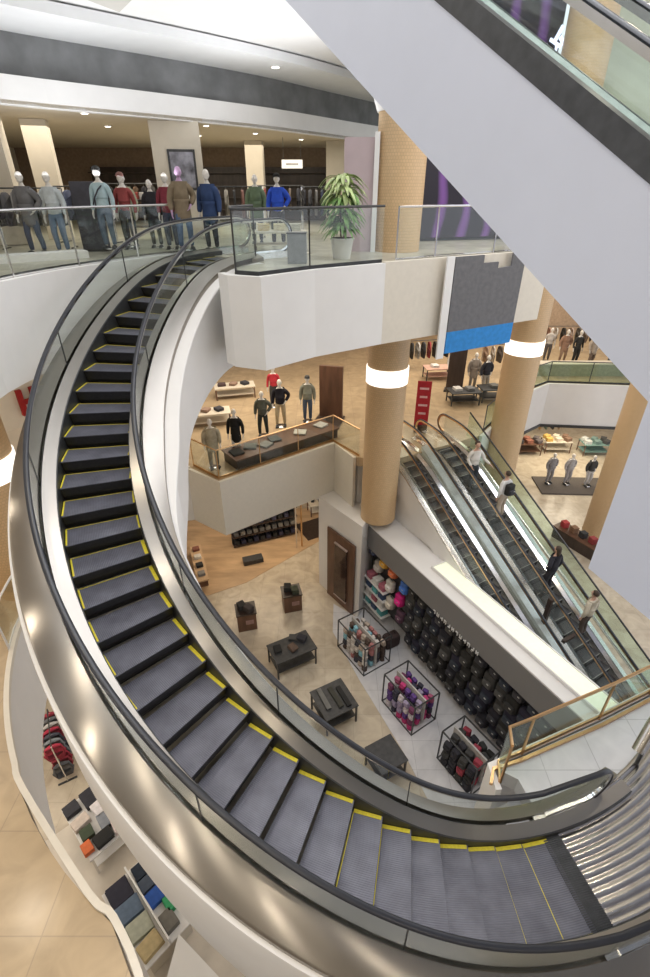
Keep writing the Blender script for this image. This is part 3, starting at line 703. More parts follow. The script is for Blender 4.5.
def legs_bm(p, short=False):
    q = POSES[p]; ch = [[('p', 0, 0, .97, .155, .118), (0, 0, 1.04, .14, .105)]]
    for s, a in ((-1, 'l'), (1, 'r')):
        k, f = q[a + 'k'], q[a + 'f']
        ch.append(['p', (s * .092, 0, .87, .108, .112), (k[0], k[1], .50, .082), (k[0], k[1], .46, .08)] + ([] if short else [(f[0], f[1] - .02, .26, .07), (f[0], f[1] - .028, .08, .062)]))
    return skin_mesh('l', ch)
def shoe_bm(p):
    q = POSES[p]; bm = B()
    for a in 'lr':
        f = q[a + 'f']; ball(bm, (f[0] * 1.07, f[1] + .05, .045), (.052, .14, .05), 12); box(bm, (f[0] * 1.07, f[1] + .05, .012), (.095, .27, .022), 0, .004)
    return bm
def hair_bm(kind='short'):
    bm = B(); ball(bm, (0, -.005, 1.705), (.089, .104, .105), 14)
    for v in bm.verts:
        if v.co.y > .045 and v.co.z < 1.74: v.co.y = .045
        if v.co.z < 1.655 and kind == 'short': v.co.z = 1.655
    if kind == 'long': ball(bm, (0, -.05, 1.60), (.085, .055, .15), 12)
    return bm
def hat_bm():
    bm = B(); ball(bm, (0, .0, 1.745), (.095, .11, .075), 14); cyl(bm, 0, .06, 1.725, 1.735, .10, 16); return bm
def figure(name, label, cat, loc, rz, pose, top, topc, legc=None, skinm='manq', hair=None, hat=None, base=True, scale=1., bag=None, group=None):
    t = thing(name, label, cat, loc, rz, group); t.scale = (scale,) * 3
    def body():
        bm = skin_mesh('b', body_chains(pose)); head(bm); return bm
    shobj('body', 'body_' + pose, body, M[skinm] if isinstance(skinm, str) else skinm, t)
    shobj({'shirt': 'shirt', 'jacket': 'jacket', 'coat': 'coat', 'dress': 'dress'}[top], 'top_%s_%s' % (pose, top), lambda: top_bm(pose, top), cloth(*topc), t)
    if legc: shobj('trousers', 'legs_' + pose, lambda: legs_bm(pose), cloth(*legc), t); shobj('shoes', 'shoes_' + pose, lambda: shoe_bm(pose), M['dark'], t)
    if hair: shobj('hair', 'hair_' + hair, lambda: hair_bm(hair), M['hair'], t)
    if hat: shobj('cap', 'hat', hat_bm, cloth(*hat), t)
    if bag:
        obj('shoulder_strap', tube(B(), [(-.12, .02, 1.45), (-.02, .17, 1.32), (.12, .17, 1.12), (.2, .08, 1.0)], .018, 6), cloth(*bag), t, smooth=True)
    if base: shobj('base_disc', 'base', lambda: cyl(B(), 0, 0, 0, .015, .2, 24), M['chrome'], t)
    return t
TZ = 6.69
GT = 'mannequins of the top floor'
def mq(label, x, y, z, rz, pose, top, tc, lc, **k): return figure('mannequin', label, 'mannequin', (x, y, z), rz, pose, top, tc, lc, **k)
F = pi   # facing the camera
mq('mannequin in pale blue shirt with dark cap and diagonal strap behind the left railing', -5.55, 14.2, TZ + .1, F, 'stand', 'shirt', (.42, .56, .62), (.10, .14, .20), hat=(.02, .02, .02), bag=(.05, .05, .07))
mq('mannequin in olive brown coat standing before the framed poster pillar', -3.5, 13.9, TZ + .1, F + .4, 'hip', 'coat', (.23, .18, .12), (.10, .16, .28), skinm=mat('mauve_head', (.55, .36, .58), .4, noise=.02))
mq('mannequin in long navy blue coat right of the olive brown one', -2.9, 14.2, TZ + .05, F - .2, 'stand', 'coat', (.03, .06, .16), (.03, .03, .05))
mq('mannequin in maroon sweater behind the olive brown coat', -4.2, 15.2, TZ, F, 'stand', 'jacket', (.22, .03, .05), (.05, .06, .1))
mq('mannequin in pale green raincoat right of the blue shirt one', -5.6, 16.0, TZ, F + .2, 'stand', 'coat', (.36, .38, .26), (.06, .07, .09))
mq('mannequin in dark red top half hidden behind the blue shirt one', -5.35, 15.2, TZ, F, 'stand', 'shirt', (.30, .06, .06), (.05, .05, .05), hat=(.12, .05, .04))
mq('mannequin in bright blue jacket with black cap right of centre on the top floor', -1.35, 16.2, TZ, F, 'hip', 'jacket', (.02, .08, .55), (.03, .03, .04), hat=(.015, .015, .015))
mq('mannequin in dull green coat left of the bright blue jacket', -2.05, 16.9, TZ, F, 'stand', 'coat', (.14, .20, .12), (.05, .05, .06))
mq('small dark mannequin between pillar shelves and the maroon sweater', -4.75, 15.6, TZ, F, 'stand', 'coat', (.03, .03, .035), (.03, .03, .03), scale=.92)
mq('mannequin in grey cardigan at the far left behind the railing', -7.35, 14.0, TZ, F, 'hip', 'coat', (.16, .16, .17), (.05, .07, .13))
mq('mannequin in white and blue tracksuit left of the dark display panel', -6.75, 14.1, TZ, F, 'stand', 'jacket', (.50, .55, .58), (.14, .2, .3))
# middle floor left group
mq('mannequin in long beige open coat at the glass corner of the middle floor', -3.75, 14.75, 0, F + .3, 'stand', 'coat', (.42, .37, .27), (.25, .22, .16), skinm='manq')
mq('mannequin in black long dress beside the beige coat one', -3.1, 15.6, 0, F, 'stand', 'dress', (.012, .012, .014), None)
mq('mannequin in dark olive patterned jacket on the middle floor', -2.35, 17.3, 0, F, 'hip', 'jacket', (.11, .12, .10), (.03, .035, .04))
mq('mannequin in large black puffer jacket with cream trousers', -1.75, 18.2, 0, F, 'hip', 'jacket', (.012, .012, .016), (.52, .44, .30), scale=1.08)
mq('mannequin in grey green sweater and blue jeans with cap beside the brown door panel', -.7, 18.7, 0, F, 'stand', 'jacket', (.23, .24, .19), (.07, .10, .16), hat=(.05, .05, .05), scale=1.06)
mq('mannequin in red top with white cap behind the black puffer jacket', -2.2, 20.3, 0, F, 'stand', 'shirt', (.5, .03, .05), (.05, .05, .05), hat=(.7, .68, .66))
# middle floor, right of the column
mq('mannequin in pale grey outfit under the blue banner', 6.9, 22.3, 0, F, 'stand', 'coat', (.45, .40, .36), (.3, .28, .26))
mq('mannequin in black jacket and beige trousers under the blue banner', 7.35, 21.9, 0, F + .3, 'hip', 'jacket', (.03, .03, .035), (.42, .36, .30))
mq('striding mannequin all in dark grey near the second column', 8.3, 21.8, 0, F - .3, 'hip', 'coat', (.06, .06, .065), (.07, .07, .075))
mq('mannequin in white top between the dark table and the blue banner', 6.2, 23.4, 0, F, 'stand', 'shirt', (.62, .62, .62), (.1, .1, .1))
for i, (x, y, c1, c2, lab) in enumerate([(12.2, 27.0, (.55, .52, .5), (.1, .09, .09), 'mannequin in white blouse leftmost of the far row beside the second column'), (12.9, 26.6, (.33, .2, .14), (.3, .2, .14), 'mannequin in rust brown coat in the far row on the middle floor'),
        (13.5, 26.4, (.03, .03, .03), (.03, .03, .03), 'mannequin all in black in the far row on the middle floor'), (14.2, 26.1, (.5, .42, .35), (.2, .15, .12), 'mannequin in beige blouse and brown skirt in the far row'), (15.1, 25.9, (.2, .2, .17), (.06, .06, .06), 'mannequin in grey green jacket, rightmost of the far row')]):
    mq(lab, x, y, 0, F + .2 * i - .3, ('stand', 'hip')[i % 2], ('shirt', 'coat')[i % 2], c1, c2)
# lower floor pad
for x, y, c1, c2, lab in [(12.9, 24.6, (.28, .27, .28), (.28, .27, .28), 'grey clad mannequin at the left end of the dark pad on the lowest floor'), (13.9, 24.5, (.42, .40, .40), (.35, .33, .34), 'light grey clad mannequin in the middle of the dark pad on the lowest floor'), (15.0, 24.3, (.05, .05, .05), (.55, .53, .52), 'mannequin in black top and white trousers at the right end of the dark pad')]:
    mq(lab, x, y, -6.42, F + .2, 'hip', 'jacket', c1, c2, scale=1.08)
# riders
def on_esc(s, sb, zb): return zb + max(0, s - sb) * math.tan(R(30))
def rider(label, nn, s, rz, **k):
    x, y = NS(nn, s); return figure('person', label, 'person', (x, y, on_esc(s + .1, .5, -6.5) + .02), rz, skinm='skin', base=False, **k)
rider('person in white shirt and dark trousers holding the rail, topmost on the escalator', 11.6, 10.3, EH + pi / 2 - .3, pose='rail', top='shirt', topc=(.68, .66, .62), legc=(.04, .05, .06), hair='short')
p_ = rider('person in white top wearing a black backpack riding the right escalator', 11.95, 9.15, EH - pi / 2, pose='stand', top='shirt', topc=(.72, .72, .72), legc=(.5, .42, .34), hair='short')
rider('person in black clothes riding the right escalator at mid height', 11.85, 6.75, EH - pi / 2, pose='hip', top='jacket', topc=(.02, .02, .028), legc=(.03, .03, .04), hair='long')
rider('person in beige cardigan riding lowest on the right escalator', 12.05, 5.4, EH - pi / 2, pose='stand', top='jacket', topc=(.60, .54, .43), legc=(.10, .08, .07), hair='short')

# ================================================ SHOP FITTINGS AND GOODS
def table(label, x, y, z, rz, L, W_, h, topm, legm, cat='table', shelf=True, group=None):
    t = thing('display_table', label, cat, (x, y, z), rz, group)
    obj('table_top', bx((0, 0, h - .025), (L, W_, .05), 0, .008), topm, t)
    for sx in (-1, 1):
        for sy in (-1, 1): obj('leg', bx((sx * (L / 2 - .05), sy * (W_ / 2 - .05), (h - .05) / 2), (.05, .05, h - .05)), legm, t)
    if shelf: obj('shelf', bx((0, 0, h * .35), (L - .12, W_ - .12, .03)), topm, t)
    return t
def folded_bm(w, d, h, seed):
    rnd = random.Random(seed); bm = B(); n = max(1, int(h / .035)); z = 0
    for i in range(n):
        hh = h / n; box(bm, (rnd.uniform(-.008, .008), rnd.uniform(-.008, .008), z + hh / 2), (w * rnd.uniform(.94, 1), d * rnd.uniform(.93, 1), hh * .94), rnd.uniform(-.04, .04), hh * .4); z += hh
    return bm
def folded(label, x, y, z, rz, w, d, h, col, group=None, name='folded_garments'):
    o = obj(name, folded_bm(w, d, h, int(x * 91 + y * 37)), cloth(*col), smooth=True); o.location = (x, y, z); o.rotation_euler = (0, 0, rz)
    tag(o, label, 'clothes', group); return o
def garment_bm(w=.42, h=.75, th=.09, sleeve=True):
    bm = B(); prof = [(0, 0), (.10 * 1, -.02), (w / 2, -.08), (w / 2 + (.05 if sleeve else 0), -.30), (w / 2 + (.08 if sleeve else 0), -.55 * h), (w / 2 - .03, -.5 * h), (w / 2 - .02, -.34 * h), (w / 2 - .01, -h)]
    pts = [(-x, z) for x, z in prof[::-1]] + prof
    pts = [p for i, p in enumerate(pts) if i == 0 or p != pts[i - 1]]
    f = []; n = len(pts)
    for s in (-1, 1): f.append([bm.verts.new((x * .96, s * th / 2 * (1 - .5 * abs(x) / w), z)) for x, z in pts])
    mid = [bm.verts.new((x, 0, z)) for x, z in pts]
    for a, b in ((f[0], mid), (mid, f[1])):
        for i in range(n): bm.faces.new((a[i], a[(i + 1) % n], b[(i + 1) % n], b[i]))
    for q in f:
        for tri in tessellate_polygon([[Vector((v.co.x, v.co.z, 0)) for v in q]]):
            try: bm.faces.new([q[i] for i in tri])
            except ValueError: pass
    return bm
def garment(label, x, y, z, rz, col, h=.75, w=.42, group=None):
    t = thing('hanging_garment', label, 'clothes', (x, y, z), rz, group)
    shobj('garment', 'garm%.2f_%.2f' % (h, w), lambda: garment_bm(w, h), cloth(*col), t)
    shobj('hanger', 'hanger', lambda: tube(tube(B(), [(-.18, 0, -.07), (0, 0, .0), (.18, 0, -.07)], .006, 5), [(0, 0, 0), (0, 0, .06), (.02, 0, .09)], .004, 5), M['chrome'], t)
    return t
def clothes_rack(label, x, y, z, rz, L, h, cols, glabel, hh=.8, two=False):
    t = thing('clothes_rack', label, 'clothes rack', (x, y, z), rz)
    obj('rail', tube(B(), [(-L / 2, 0, h), (L / 2, 0, h)], .018, 8), M['dark'], t, smooth=True)
    for s in (-1, 1):
        obj('upright', tube(B(), [(s * L / 2, 0, 0.03), (s * L / 2, 0, h)], .02, 8), M['chrome'], t, smooth=True)
        obj('foot', bx((s * L / 2, 0, .015), (.05, .5, .03)), M['dark'], t)
    if two: obj('rail', tube(B(), [(-L / 2, 0, h * .5), (L / 2, 0, h * .5)], .018, 8), M['dark'], t, smooth=True)
    n = len(cols)
    for r_, zz in enumerate([h] + ([h * .5] if two else [])):
        for i, c in enumerate(cols):
            u = -L / 2 + L * (i + .5) / n; c = cols[(i + r_ * 2) % n]
            garment(glabel, x + u * cos(rz), y + u * sin(rz), z + zz - .09, rz + pi / 2 + random.uniform(-.15, .15), c, hh, group=glabel)
    return t
# ---- top floor
for x, y, w, nm in [(-9.3, 16.6, .8, 'cream square pillar at the far left of the top store'), (-8.85, 18.6, .7, 'greyish square pillar just right of the far left pillar')]:
    t = thing('store_pillar', nm, 'pillar', (x, y, TZ)); obj('shaft', bx((0, 0, 1.62), (w, w, 3.2), .3), M['cream'], t)
t = thing('store_pillar', 'wide beige pillar with framed dark poster behind the olive brown mannequin', 'pillar', (-4.75, 19.2, TZ), .2)
obj('shaft', bx((0, 0, 1.62), (1.5, .9, 3.2)), M['cream'], t)
fr_ = obj('poster', bx((.12, -.47, 1.95), (.85, .04, 1.1)), M['dark'], t); obj('picture', bx((.12, -.495, 1.95), (.72, .02, .96)), mat('poster_print', (.22, .22, .26), .4, noise=.9, scale=3), fr_)
t = thing('store_pillar', 'narrow beige pillar deep in the top store left of the blue jacket', 'pillar', (-3.1, 26.2, TZ)); obj('shaft', bx((0, 0, 1.62), (.75, .75, 3.2)), M['cream'], t)
t = thing('store_pillar', 'wide pale pillar deep in the top store right of the white sign', 'pillar', (.5, 26.5, TZ)); obj('shaft', bx((0, 0, 1.62), (.9, .75, 3.2)), M['cream'], t)
t = thing('mauve_partition', 'pale mauve partition with white corner post beside the plant', 'partition', (.85, 14.6, TZ), -.05)
obj('panel', bx((0, 0, 1.25), (.75, .12, 2.5)), mat('mauve_wall', (.50, .40, .42), .6, noise=.06, scale=2), t); obj('corner_post', bx((.42, -.05, 1.3), (.12, .2, 2.6)), M['white'], t)
t = thing('hanging_sign', 'small white hanging sign board deep in the top store', 'sign', (-1.35, 24.2, 9.0)); obj('board', bx((0, 0, 0), (.85, .05, .3)), mat('sign_white', (.85, .84, .8), .5, emit=.25, noise=.01), t)
for s in (-1, 1): obj('rod', tube(B(), [(s * .35, 0, .15), (s * .35, 0, .9)], .008, 5), M['dark'], t)
obj('text_line', bx((0, -.03, 0), (.5, .01, .06)), mat('sign_grey', (.4, .38, .38), .5), t)
t = thing('display_monolith', 'tall charcoal display panel behind the left railing', 'panel', (-6.15, 14.75, TZ), .1); obj('panel', bx((0, 0, .82), (.62, .35, 1.55), 0, .01), cloth(.07, .075, .085), t); obj('plinth', bx((0, 0, .03), (.7, .42, .06)), M['dark'], t)
o = obj('curved_plinth', ribbon(B(), smooth_line([(-9.2, 12.9), (-8.2, 11.95), (-7.2, 12.0), (-5.7, 13.1)]), TZ, TZ + .16, .5), M['white']); tag(o, 'long low white curved plinth on the top floor behind the left railing', 'plinth')
dk = [(.04, .04, .05), (.12, .12, .13), (.25, .24, .23), (.06, .07, .12), (.02, .02, .02), (.4, .38, .36), (.18, .05, .05), (.08, .08, .09)]
clothes_rack('long clothes rack of dark jackets at the far left of the top store', -8.0, 15.4, TZ, .15, 1.8, 1.45, dk, 'dark and grey garments on the far left rack of the top store')
clothes_rack('clothes rack of pale and navy garments left of the charcoal display panel', -7.3, 17.2, TZ, -.2, 1.8, 1.5, [(.5, .5, .52), (.1, .12, .2), (.05, .05, .06), (.35, .2, .12), (.6, .58, .55), (.03, .03, .03)], 'pale and navy garments on the rack left of the charcoal panel')
clothes_rack('clothes rack of patterned garments right of the poster pillar', -2.9, 19.2, TZ, .1, 1.6, 1.5, [(.12, .1, .1), (.4, .36, .3), (.05, .05, .05), (.3, .15, .12), (.1, .12, .1), (.5, .48, .42)], 'patterned garments on the rack right of the poster pillar')
clothes_rack('clothes rack of dark garments behind the potted plant', .0, 20.5, TZ, 0, 1.7, 1.5, dk, 'dark garments on the rack behind the potted plant')
clothes_rack('clothes rack of black and red garments deep behind the bright blue jacket', -1.9, 23.0, TZ, 0, 2.0, 1.55, [(.03, .03, .03), (.2, .04, .04), (.06, .06, .07), (.02, .02, .03), (.15, .12, .1), (.04, .04, .05)], 'black and red garments on the deep rack behind the blue jacket')
clothes_rack('clothes rack of black coats deep between the left pillars', -6.9, 21.0, TZ, 0, 2.2, 1.6, [(.02, .02, .02), (.05, .04, .04), (.03, .03, .03), (.12, .07, .04), (.02, .02, .03), (.08, .08, .08), (.03, .02, .02)], 'black coats on the deep rack between the pillars')
t = thing('wall_shelving', 'dark wall shelving full of goods on the back wall of the top store', 'shelving', (-5, 29.8, TZ)); 
for i in range(4): obj('shelf', bx((0, 0, .5 + i * .55), (14, .4, .05)), M['dwood'], t)
obj('back_panel', bx((0, .22, 1.2), (14, .04, 2.4)), M['dwood'], t)
for k in range(2):
    tb = table(('dark wooden goods table left of the poster pillar', 'low wooden goods table right of the escalator top under the blue jacket')[k], (-5.6, -1.2)[k], (18.0, 14.6)[k], TZ, .1, 1.4, .8, (1.15, .5)[k], M['cream'] if k else M['dwood'], M['dwood'])
for i, c in enumerate([(.55, .1, .08), (.75, .7, .65), (.06, .05, .05), (.5, .45, .38)]):
    folded(('small red bundle on the tall dark table', 'pale folded bundle on the tall dark table', 'black folded bundle on the tall dark table', 'beige folded bundle on the tall dark table')[i], -6.0 + i * .3, 18.0 + .03 * i, TZ + 1.15, .1, .24, .3, .2, c)
for i, c in enumerate([(.62, .5, .3), (.7, .62, .45), (.5, .5, .42)]):
    folded(('ochre folded stack on the low wooden table', 'cream folded stack on the low wooden table', 'grey green folded stack on the low wooden table')[i], -1.6 + i * .4, 14.58 + .04 * i, TZ + .5, .1, .32, .4, .16, c)
# plant
pt = thing('potted_plant', 'leafy dracaena in white pot behind the glass railing beside the column', 'plant', (.40, 12.95, TZ))
obj('pot', cyl(cyl(B(), 0, 0, 0, .42, .20, 24, .27), 0, 0, .42, .45, .29, 24, .29), M['white'], pt, smooth=True)
obj('soil', cyl(B(), 0, 0, .4, .455, .25, 20), M['carpet'], pt)
st = B()
for a, h in ((0, 1.45), (2.1, 1.1), (4.2, .8)): tube(st, [(.05 * cos(a), .05 * sin(a), .4), (.09 * cos(a), .09 * sin(a), h)], .02, 6)
obj('stem', st, M['wood'], pt, smooth=True)
def leaves(n, seed, z0, z1, L):
    bm = B(); rnd = random.Random(seed)
    for _ in range(n):
        a = rnd.uniform(0, 2 * pi); zc = rnd.uniform(z0, z1); l = L * rnd.uniform(.7, 1.1); up = rnd.uniform(.1, .9); prev = None
        base = Vector((.07 * cos(a), .07 * sin(a), zc)); d = Vector((cos(a), sin(a), 0)); sd = Vector((-sin(a), cos(a), 0))
        for k in range(6):
            u = k / 5; p = base + d * (l * u) + Vector((0, 0, l * (up * u - (.5 + up * .8) * u * u))); w = .045 * sin(pi * min(1, u * .9 + .08)) + .003
            cur = (bm.verts.new(p + sd * w), bm.verts.new(p + Vector((0, 0, -.012))), bm.verts.new(p - sd * w))
            if prev: bm.faces.new((prev[0], prev[1], cur[1], cur[0])); bm.faces.new((prev[1], prev[2], cur[2], cur[1]))
            prev = cur
    return bm
obj('foliage', leaves(110, 3, .6, 1.3, .5), M['leaf'], pt, smooth=True); obj('foliage', leaves(90, 5, 1.2, 1.7, .48), M['leafpale'], pt, smooth=True)
t = thing('grey_bin', 'grey square bin behind the glass railing left of the plant', 'bin', (-.62, 12.15, TZ)); obj('body', bx((0, 0, .3), (.42, .35, .6), 0, .015), cloth(.22, .23, .24), t); obj('lid', bx((0, 0, .61), (.44, .37, .03), 0, .01), M['dark'], t)
# grey and blue banner on the top fascia
bn = thing('wall_banner', 'grey notched banner with blue foot hung on the top floor fascia right of the column', 'banner', (2.98, 12.72, 4.48), atan2(1.8, 3.3))
bn.scale = (1.12, 1, 1)
bp_ = B(); prof = [(0.05, .55), (2.12, .55), (2.12, 2.35), (1.72, 2.35), (1.72, 1.98), (1.3, 1.95), (1.3, 2.1), (.85, 2.1), (.85, 2.28), (.05, 2.28)]
fa = [bp_.verts.new((x, -.1, z)) for x, z in prof]; fb = [bp_.verts.new((x, -.05, z)) for x, z in prof]
for q in (fa, fb):
    for tri in tessellate_polygon([[Vector((v.co.x, v.co.z, 0)) for v in q]]): bp_.faces.new([q[i] for i in tri])
for i in range(len(prof)): bp_.faces.new((fa[i], fa[(i + 1) % len(prof)], fb[(i + 1) % len(prof)], fb[i]))
obj('grey_panel', bp_, cloth(.15, .155, .16), bn)
obj('blue_panel', bx((1.08, -.08, .28), (2.07, .05, .54)), cloth(.03, .24, .62), bn)
obj('side_strip', bx((-.08, -.08, 1.1), (.2, .05, 2.4)), M['white'], bn)
# ---- middle floor, left group
dp = thing('display_platform', 'long dark display platform behind the middle floor glass railing', 'display platform', (-1.52, 16.2, 0), atan2(2.89, 3.76))
obj('base', bx((0, 0, .18), (4.3, .95, .36)), M['dwood'], dp); obj('top', bx((0, 0, .38), (4.4, 1.05, .05)), M['wood'], dp)
cp_, sp_ = cos(atan2(2.89, 3.76)), sin(atan2(2.89, 3.76))
for i, (u, v, c, lab) in enumerate([(-1.9, 0, (.03, .03, .03), 'black crumpled garments at the near end of the dark platform'), (-1.3, .1, (.12, .13, .12), 'grey green folded garment beside the black heap on the platform'), (-.8, -.1, (.22, .22, .21), 'grey folded garment on the dark platform'), (-.3, .1, (.10, .11, .11), 'charcoal folded garment at the middle of the dark platform'), (.75, 0, (.55, .53, .48), 'white papers and pale folded shirt on the dark platform'), (1.75, .05, (.45, .43, .4), 'small pale folded shirt at the far end of the platform')]):
    folded(lab, -1.52 + u * cp_ - v * sp_, 16.2 + u * sp_ + v * cp_, .405, .6 + i, .42, .45, .07, c)
t = thing('freestanding_door', 'tall dark brown freestanding door panel beside the jeans mannequin', 'panel', (.25, 19.0, 0), -.25); obj('panel', bx((0, 0, 1.1), (.95, .14, 2.2)), M['wood'], t); obj('plinth', bx((0, -.5, .04), (1.1, 1.4, .08)), M['dwood'], t)
for k, (x, y, lab) in enumerate([(-4.7, 18.4, 'wooden bench table with dark shoes at the left of the middle floor'), (-4.1, 21.5, 'long wooden table with dark clothes behind the beige coat mannequin')]):
    table(lab, x, y, 0, .25, 1.8, .8, .55, M['cream'], M['wood'])
    for i in range(3): folded('dark folded clothes on the ' + ('bench table with shoes' if k == 0 else 'long table at the back left'), x - .55 + i * .5, y - .12 + i * .12, .55, .3 + i, .36, .3, .12, ((.08, .05, .05), (.3, .2, .15), (.04, .04, .05))[i], group='clothes on bench table %s' % ('front' if k == 0 else 'back'))
# ---- middle floor, right
sg = thing('red_sign', 'red upright sign board beside the top of the straight escalators', 'sign', (3.72, 17.7, 0), -.15)
obj('board', bx((0, 0, 1.15), (.52, .05, 1.75)), cloth(.42, .02, .03), sg)
for i in range(4): obj('lettering', bx((0, -.032, 1.75 - i * .33), (.34 - .06 * (i % 2), .012, .08)), cloth(.75, .45, .45), sg)
obj('foot', bx((0, 0, .14), (.5, .3, .28)), M['dwood'], sg)
t = thing('display_monolith', 'tall black panel on the middle floor under the blue banner', 'panel', (6.05, 22.2, 0), -.3); obj('panel', bx((0, 0, 1.1), (.75, .3, 2.2)), M['dwood'], t); obj('plinth', bx((0, 0, .04), (.9, .5, .08)), M['dark'], t)
clothes_rack('clothes rack of black and white garments right of the column on the middle floor', 5.4, 25.6, 0, .2, 2.2, 1.5, [(.03, .03, .03), (.5, .5, .5), (.05, .05, .06), (.3, .04, .05), (.04, .04, .04), (.45, .42, .4), (.02, .02, .02)], 'black white and red garments on the middle floor rack')
clothes_rack('clothes rack of brown and cream garments behind the striding mannequin', 9.0, 24.8, 0, .1, 2.2, 1.5, [(.3, .2, .14), (.5, .45, .4), (.1, .08, .07), (.4, .3, .22), (.2, .18, .17), (.05, .05, .05)], 'brown and cream garments behind the striding mannequin')
for k, (x, y, lab) in enumerate([(6.1, 20.7, 'black low table with goods left of the striding mannequin'), (7.55, 21.1, 'black low table at the feet of the striding mannequin'), (5.6, 24.0, 'pale pink topped table before the black and white rack')]):
    table(lab, x, y, 0, .1, 1.35, .8, .6, cloth(.55, .35, .28) if k == 2 else M['dark'], M['dark'])
for i, (x, y, z, c, lab) in enumerate([(5.8, 20.7, .6, (.6, .58, .55), 'white folded shirt on the left black low table'), (6.35, 20.75, .6, (.2, .2, .2), 'grey folded shirt on the left black low table'), (7.5, 21.1, .6, (.15, .15, .14), 'dark folded shirt on the right black low table'), (5.45, 24.0, .6, (.7, .68, .66), 'white folded shirt on the pale pink table')]):
    folded(lab, x, y, z, .2, .34, .4, .12, c)
clothes_rack('long clothes rack behind the far row of mannequins on the middle floor', 13.8, 28.6, 0, .0, 3.4, 1.5, [(.05, .04, .04), (.35, .2, .15), (.5, .48, .45), (.03, .03, .03), (.45, .35, .3), (.1, .1, .1), (.25, .2, .18), (.03, .03, .04)], 'mixed garments behind the far row of mannequins')
bn2 = thing('low_wall_counter', 'pale green grey counter behind the far right glass railing', 'counter', (13.4, 24.6, 0), 0); obj('body', bx((0, 0, .3), (5.2, .5, .6)), mat('counter_green', (.34, .34, .25), .5, noise=.15), bn2); obj('top', bx((0, 0, .62), (5.3, .6, .05)), M['cream'], bn2)
# red letter sign on the left wall of the middle floor
t = thing('letter_sign', 'red letter H of a store sign on the wall beside the left column', 'sign', (-8.2, 12.9, 2.75), R(52))
t.scale = (.8, .8, .8)
hb = B(); box(hb, (-.22, 0, .45), (.17, .14, .9)); box(hb, (.22, 0, .45), (.17, .14, .9)); box(hb, (0, 0, .45), (.34, .14, .15)); obj('letter', hb, cloth(.30, .008, .012), t)
obj('backing', bx((0, .12, .45), (2.4, .06, 1.7)), M['cream'], t)
# ---- lowest floor
struct('door_1', prism(B(), [(.14, 15.58), (1.13, 14.30), (1.08, 14.26), (.09, 15.54)], -6.48, -3.05), M['wood'])
dm = [(.42, 15.15), (.86, 14.58), (.80, 14.53), (.36, 15.10)]
struct('door_2', prism(B(), dm, -6.1, -3.5), mat('door_mirror', (.10, .07, .06), .1, .6, noise=.4, scale=2))
fr2 = B()
for zz in (-6.12, -3.5): prism(fr2, [(.42, 15.17), (.88, 14.58), (.80, 14.50), (.34, 15.09)], zz, zz + .05)
struct('trim_door_frame', fr2, mat('door_frame_pale', (.45, .36, .33), .4))
tA = table('black glass topped table with black goods, farther of the two in the lowest hall', -1.17, 11.95, -6.5, R(28), 1.55, .95, .85, M['dark'], M['dark'])
tB = table('black glass topped table, nearer of the two in the lowest hall', .28, 9.88, -6.5, R(28), 1.15, 1.15, .85, M['dark'], M['dark'])
tC = table('black table partly hidden behind the escalator handrail', 1.75, 8.1, -6.5, R(28), .9, .9, .85, M['dark'], M['dark'])
for i, (u, v) in enumerate([(-.5, .1), (0, -.1), (.45, .12), (.2, .3)]):
    folded(['black bag lying on the far black table, left end', 'brown wallet stack in the middle of the far black table', 'black case standing at the right end of the far black table', 'charcoal pouch at the back of the far black table'][i], -1.17 + u * .88 - v * .47, 11.95 + u * .47 + v * .88, -5.65, .3 + i * .4, .26, .34, .10 + .05 * (i == 2), [(.02, .02, .02), (.12, .08, .06), (.03, .03, .035), (.07, .07, .075)][i], name='leather_goods')
for i, (u, v) in enumerate([(-.3, .1), (.05, .0), (.3, -.1)]):
    folded(['grey long pouch at the left of the near black table', 'dark long pouch in the middle of the near black table', 'black long pouch at the right of the near black table'][i], .28 + u * .88 - v * .47, 9.88 + u * .47 + v * .88, -5.65, R(28), .16, .8, .08, [(.16, .16, .15), (.05, .05, .045), (.02, .02, .02)][i], name='leather_goods')
def bin_(label, x, y, rz):
    t = thing('goods_bin', label, 'goods bin', (x, y, -6.5), rz)
    obj('body', bx((0, 0, .42), (.72, .62, .84), 0, .01), M['wood'], t); obj('top_tray', bx((0, 0, .86), (.78, .68, .06)), M['dwood'], t); obj('price_card', bx((.1, -.32, .45), (.3, .015, .2)), cloth(.35, .22, .2), t)
    return t
bin_('brown goods bin standing alone on the marble, farther from the handrail', -1.35, 14.75, R(15)); bin_('brown goods bin half hidden by the escalator handrail', -3.05, 13.75, R(15))
for i, (x, y) in enumerate([(-1.5, 14.8), (-1.2, 14.65), (-3.2, 13.8), (-2.9, 13.65)]):
    folded(('black handbag on the left of the farther brown bin', 'dark green handbag on the right of the farther brown bin', 'black handbag on the left of the nearer brown bin', 'dark handbag on the right of the nearer brown bin')[i], x, y, -5.61, .3 * i, .28, .34, .22, ((.02, .02, .02), (.05, .06, .04), (.03, .03, .03), (.06, .05, .05))[i], name='handbag')
def cube_rack(label, x, y, rz, L, W_, h):
    t = thing('wire_rack', label, 'display rack', (x, y, -6.5), rz)
    for sx in (-1, 1):
        for sy in (-1, 1): obj('post', bx((sx * L / 2, sy * W_ / 2, h / 2), (.035, .035, h)), M['dark'], t)
    for zz in (.02, h): 
        f = B()
        for sy in (-1, 1): box(f, (0, sy * W_ / 2, zz), (L, .035, .035)); box(f, (sy * L / 2, 0, zz), (.035, W_, .035))
        obj('frame', f, M['dark'], t)
    obj('centre_panel', bx((0, 0, h * .55), (L * .92, .05, h * .8)), cloth(.5, .49, .48), t)
    return t
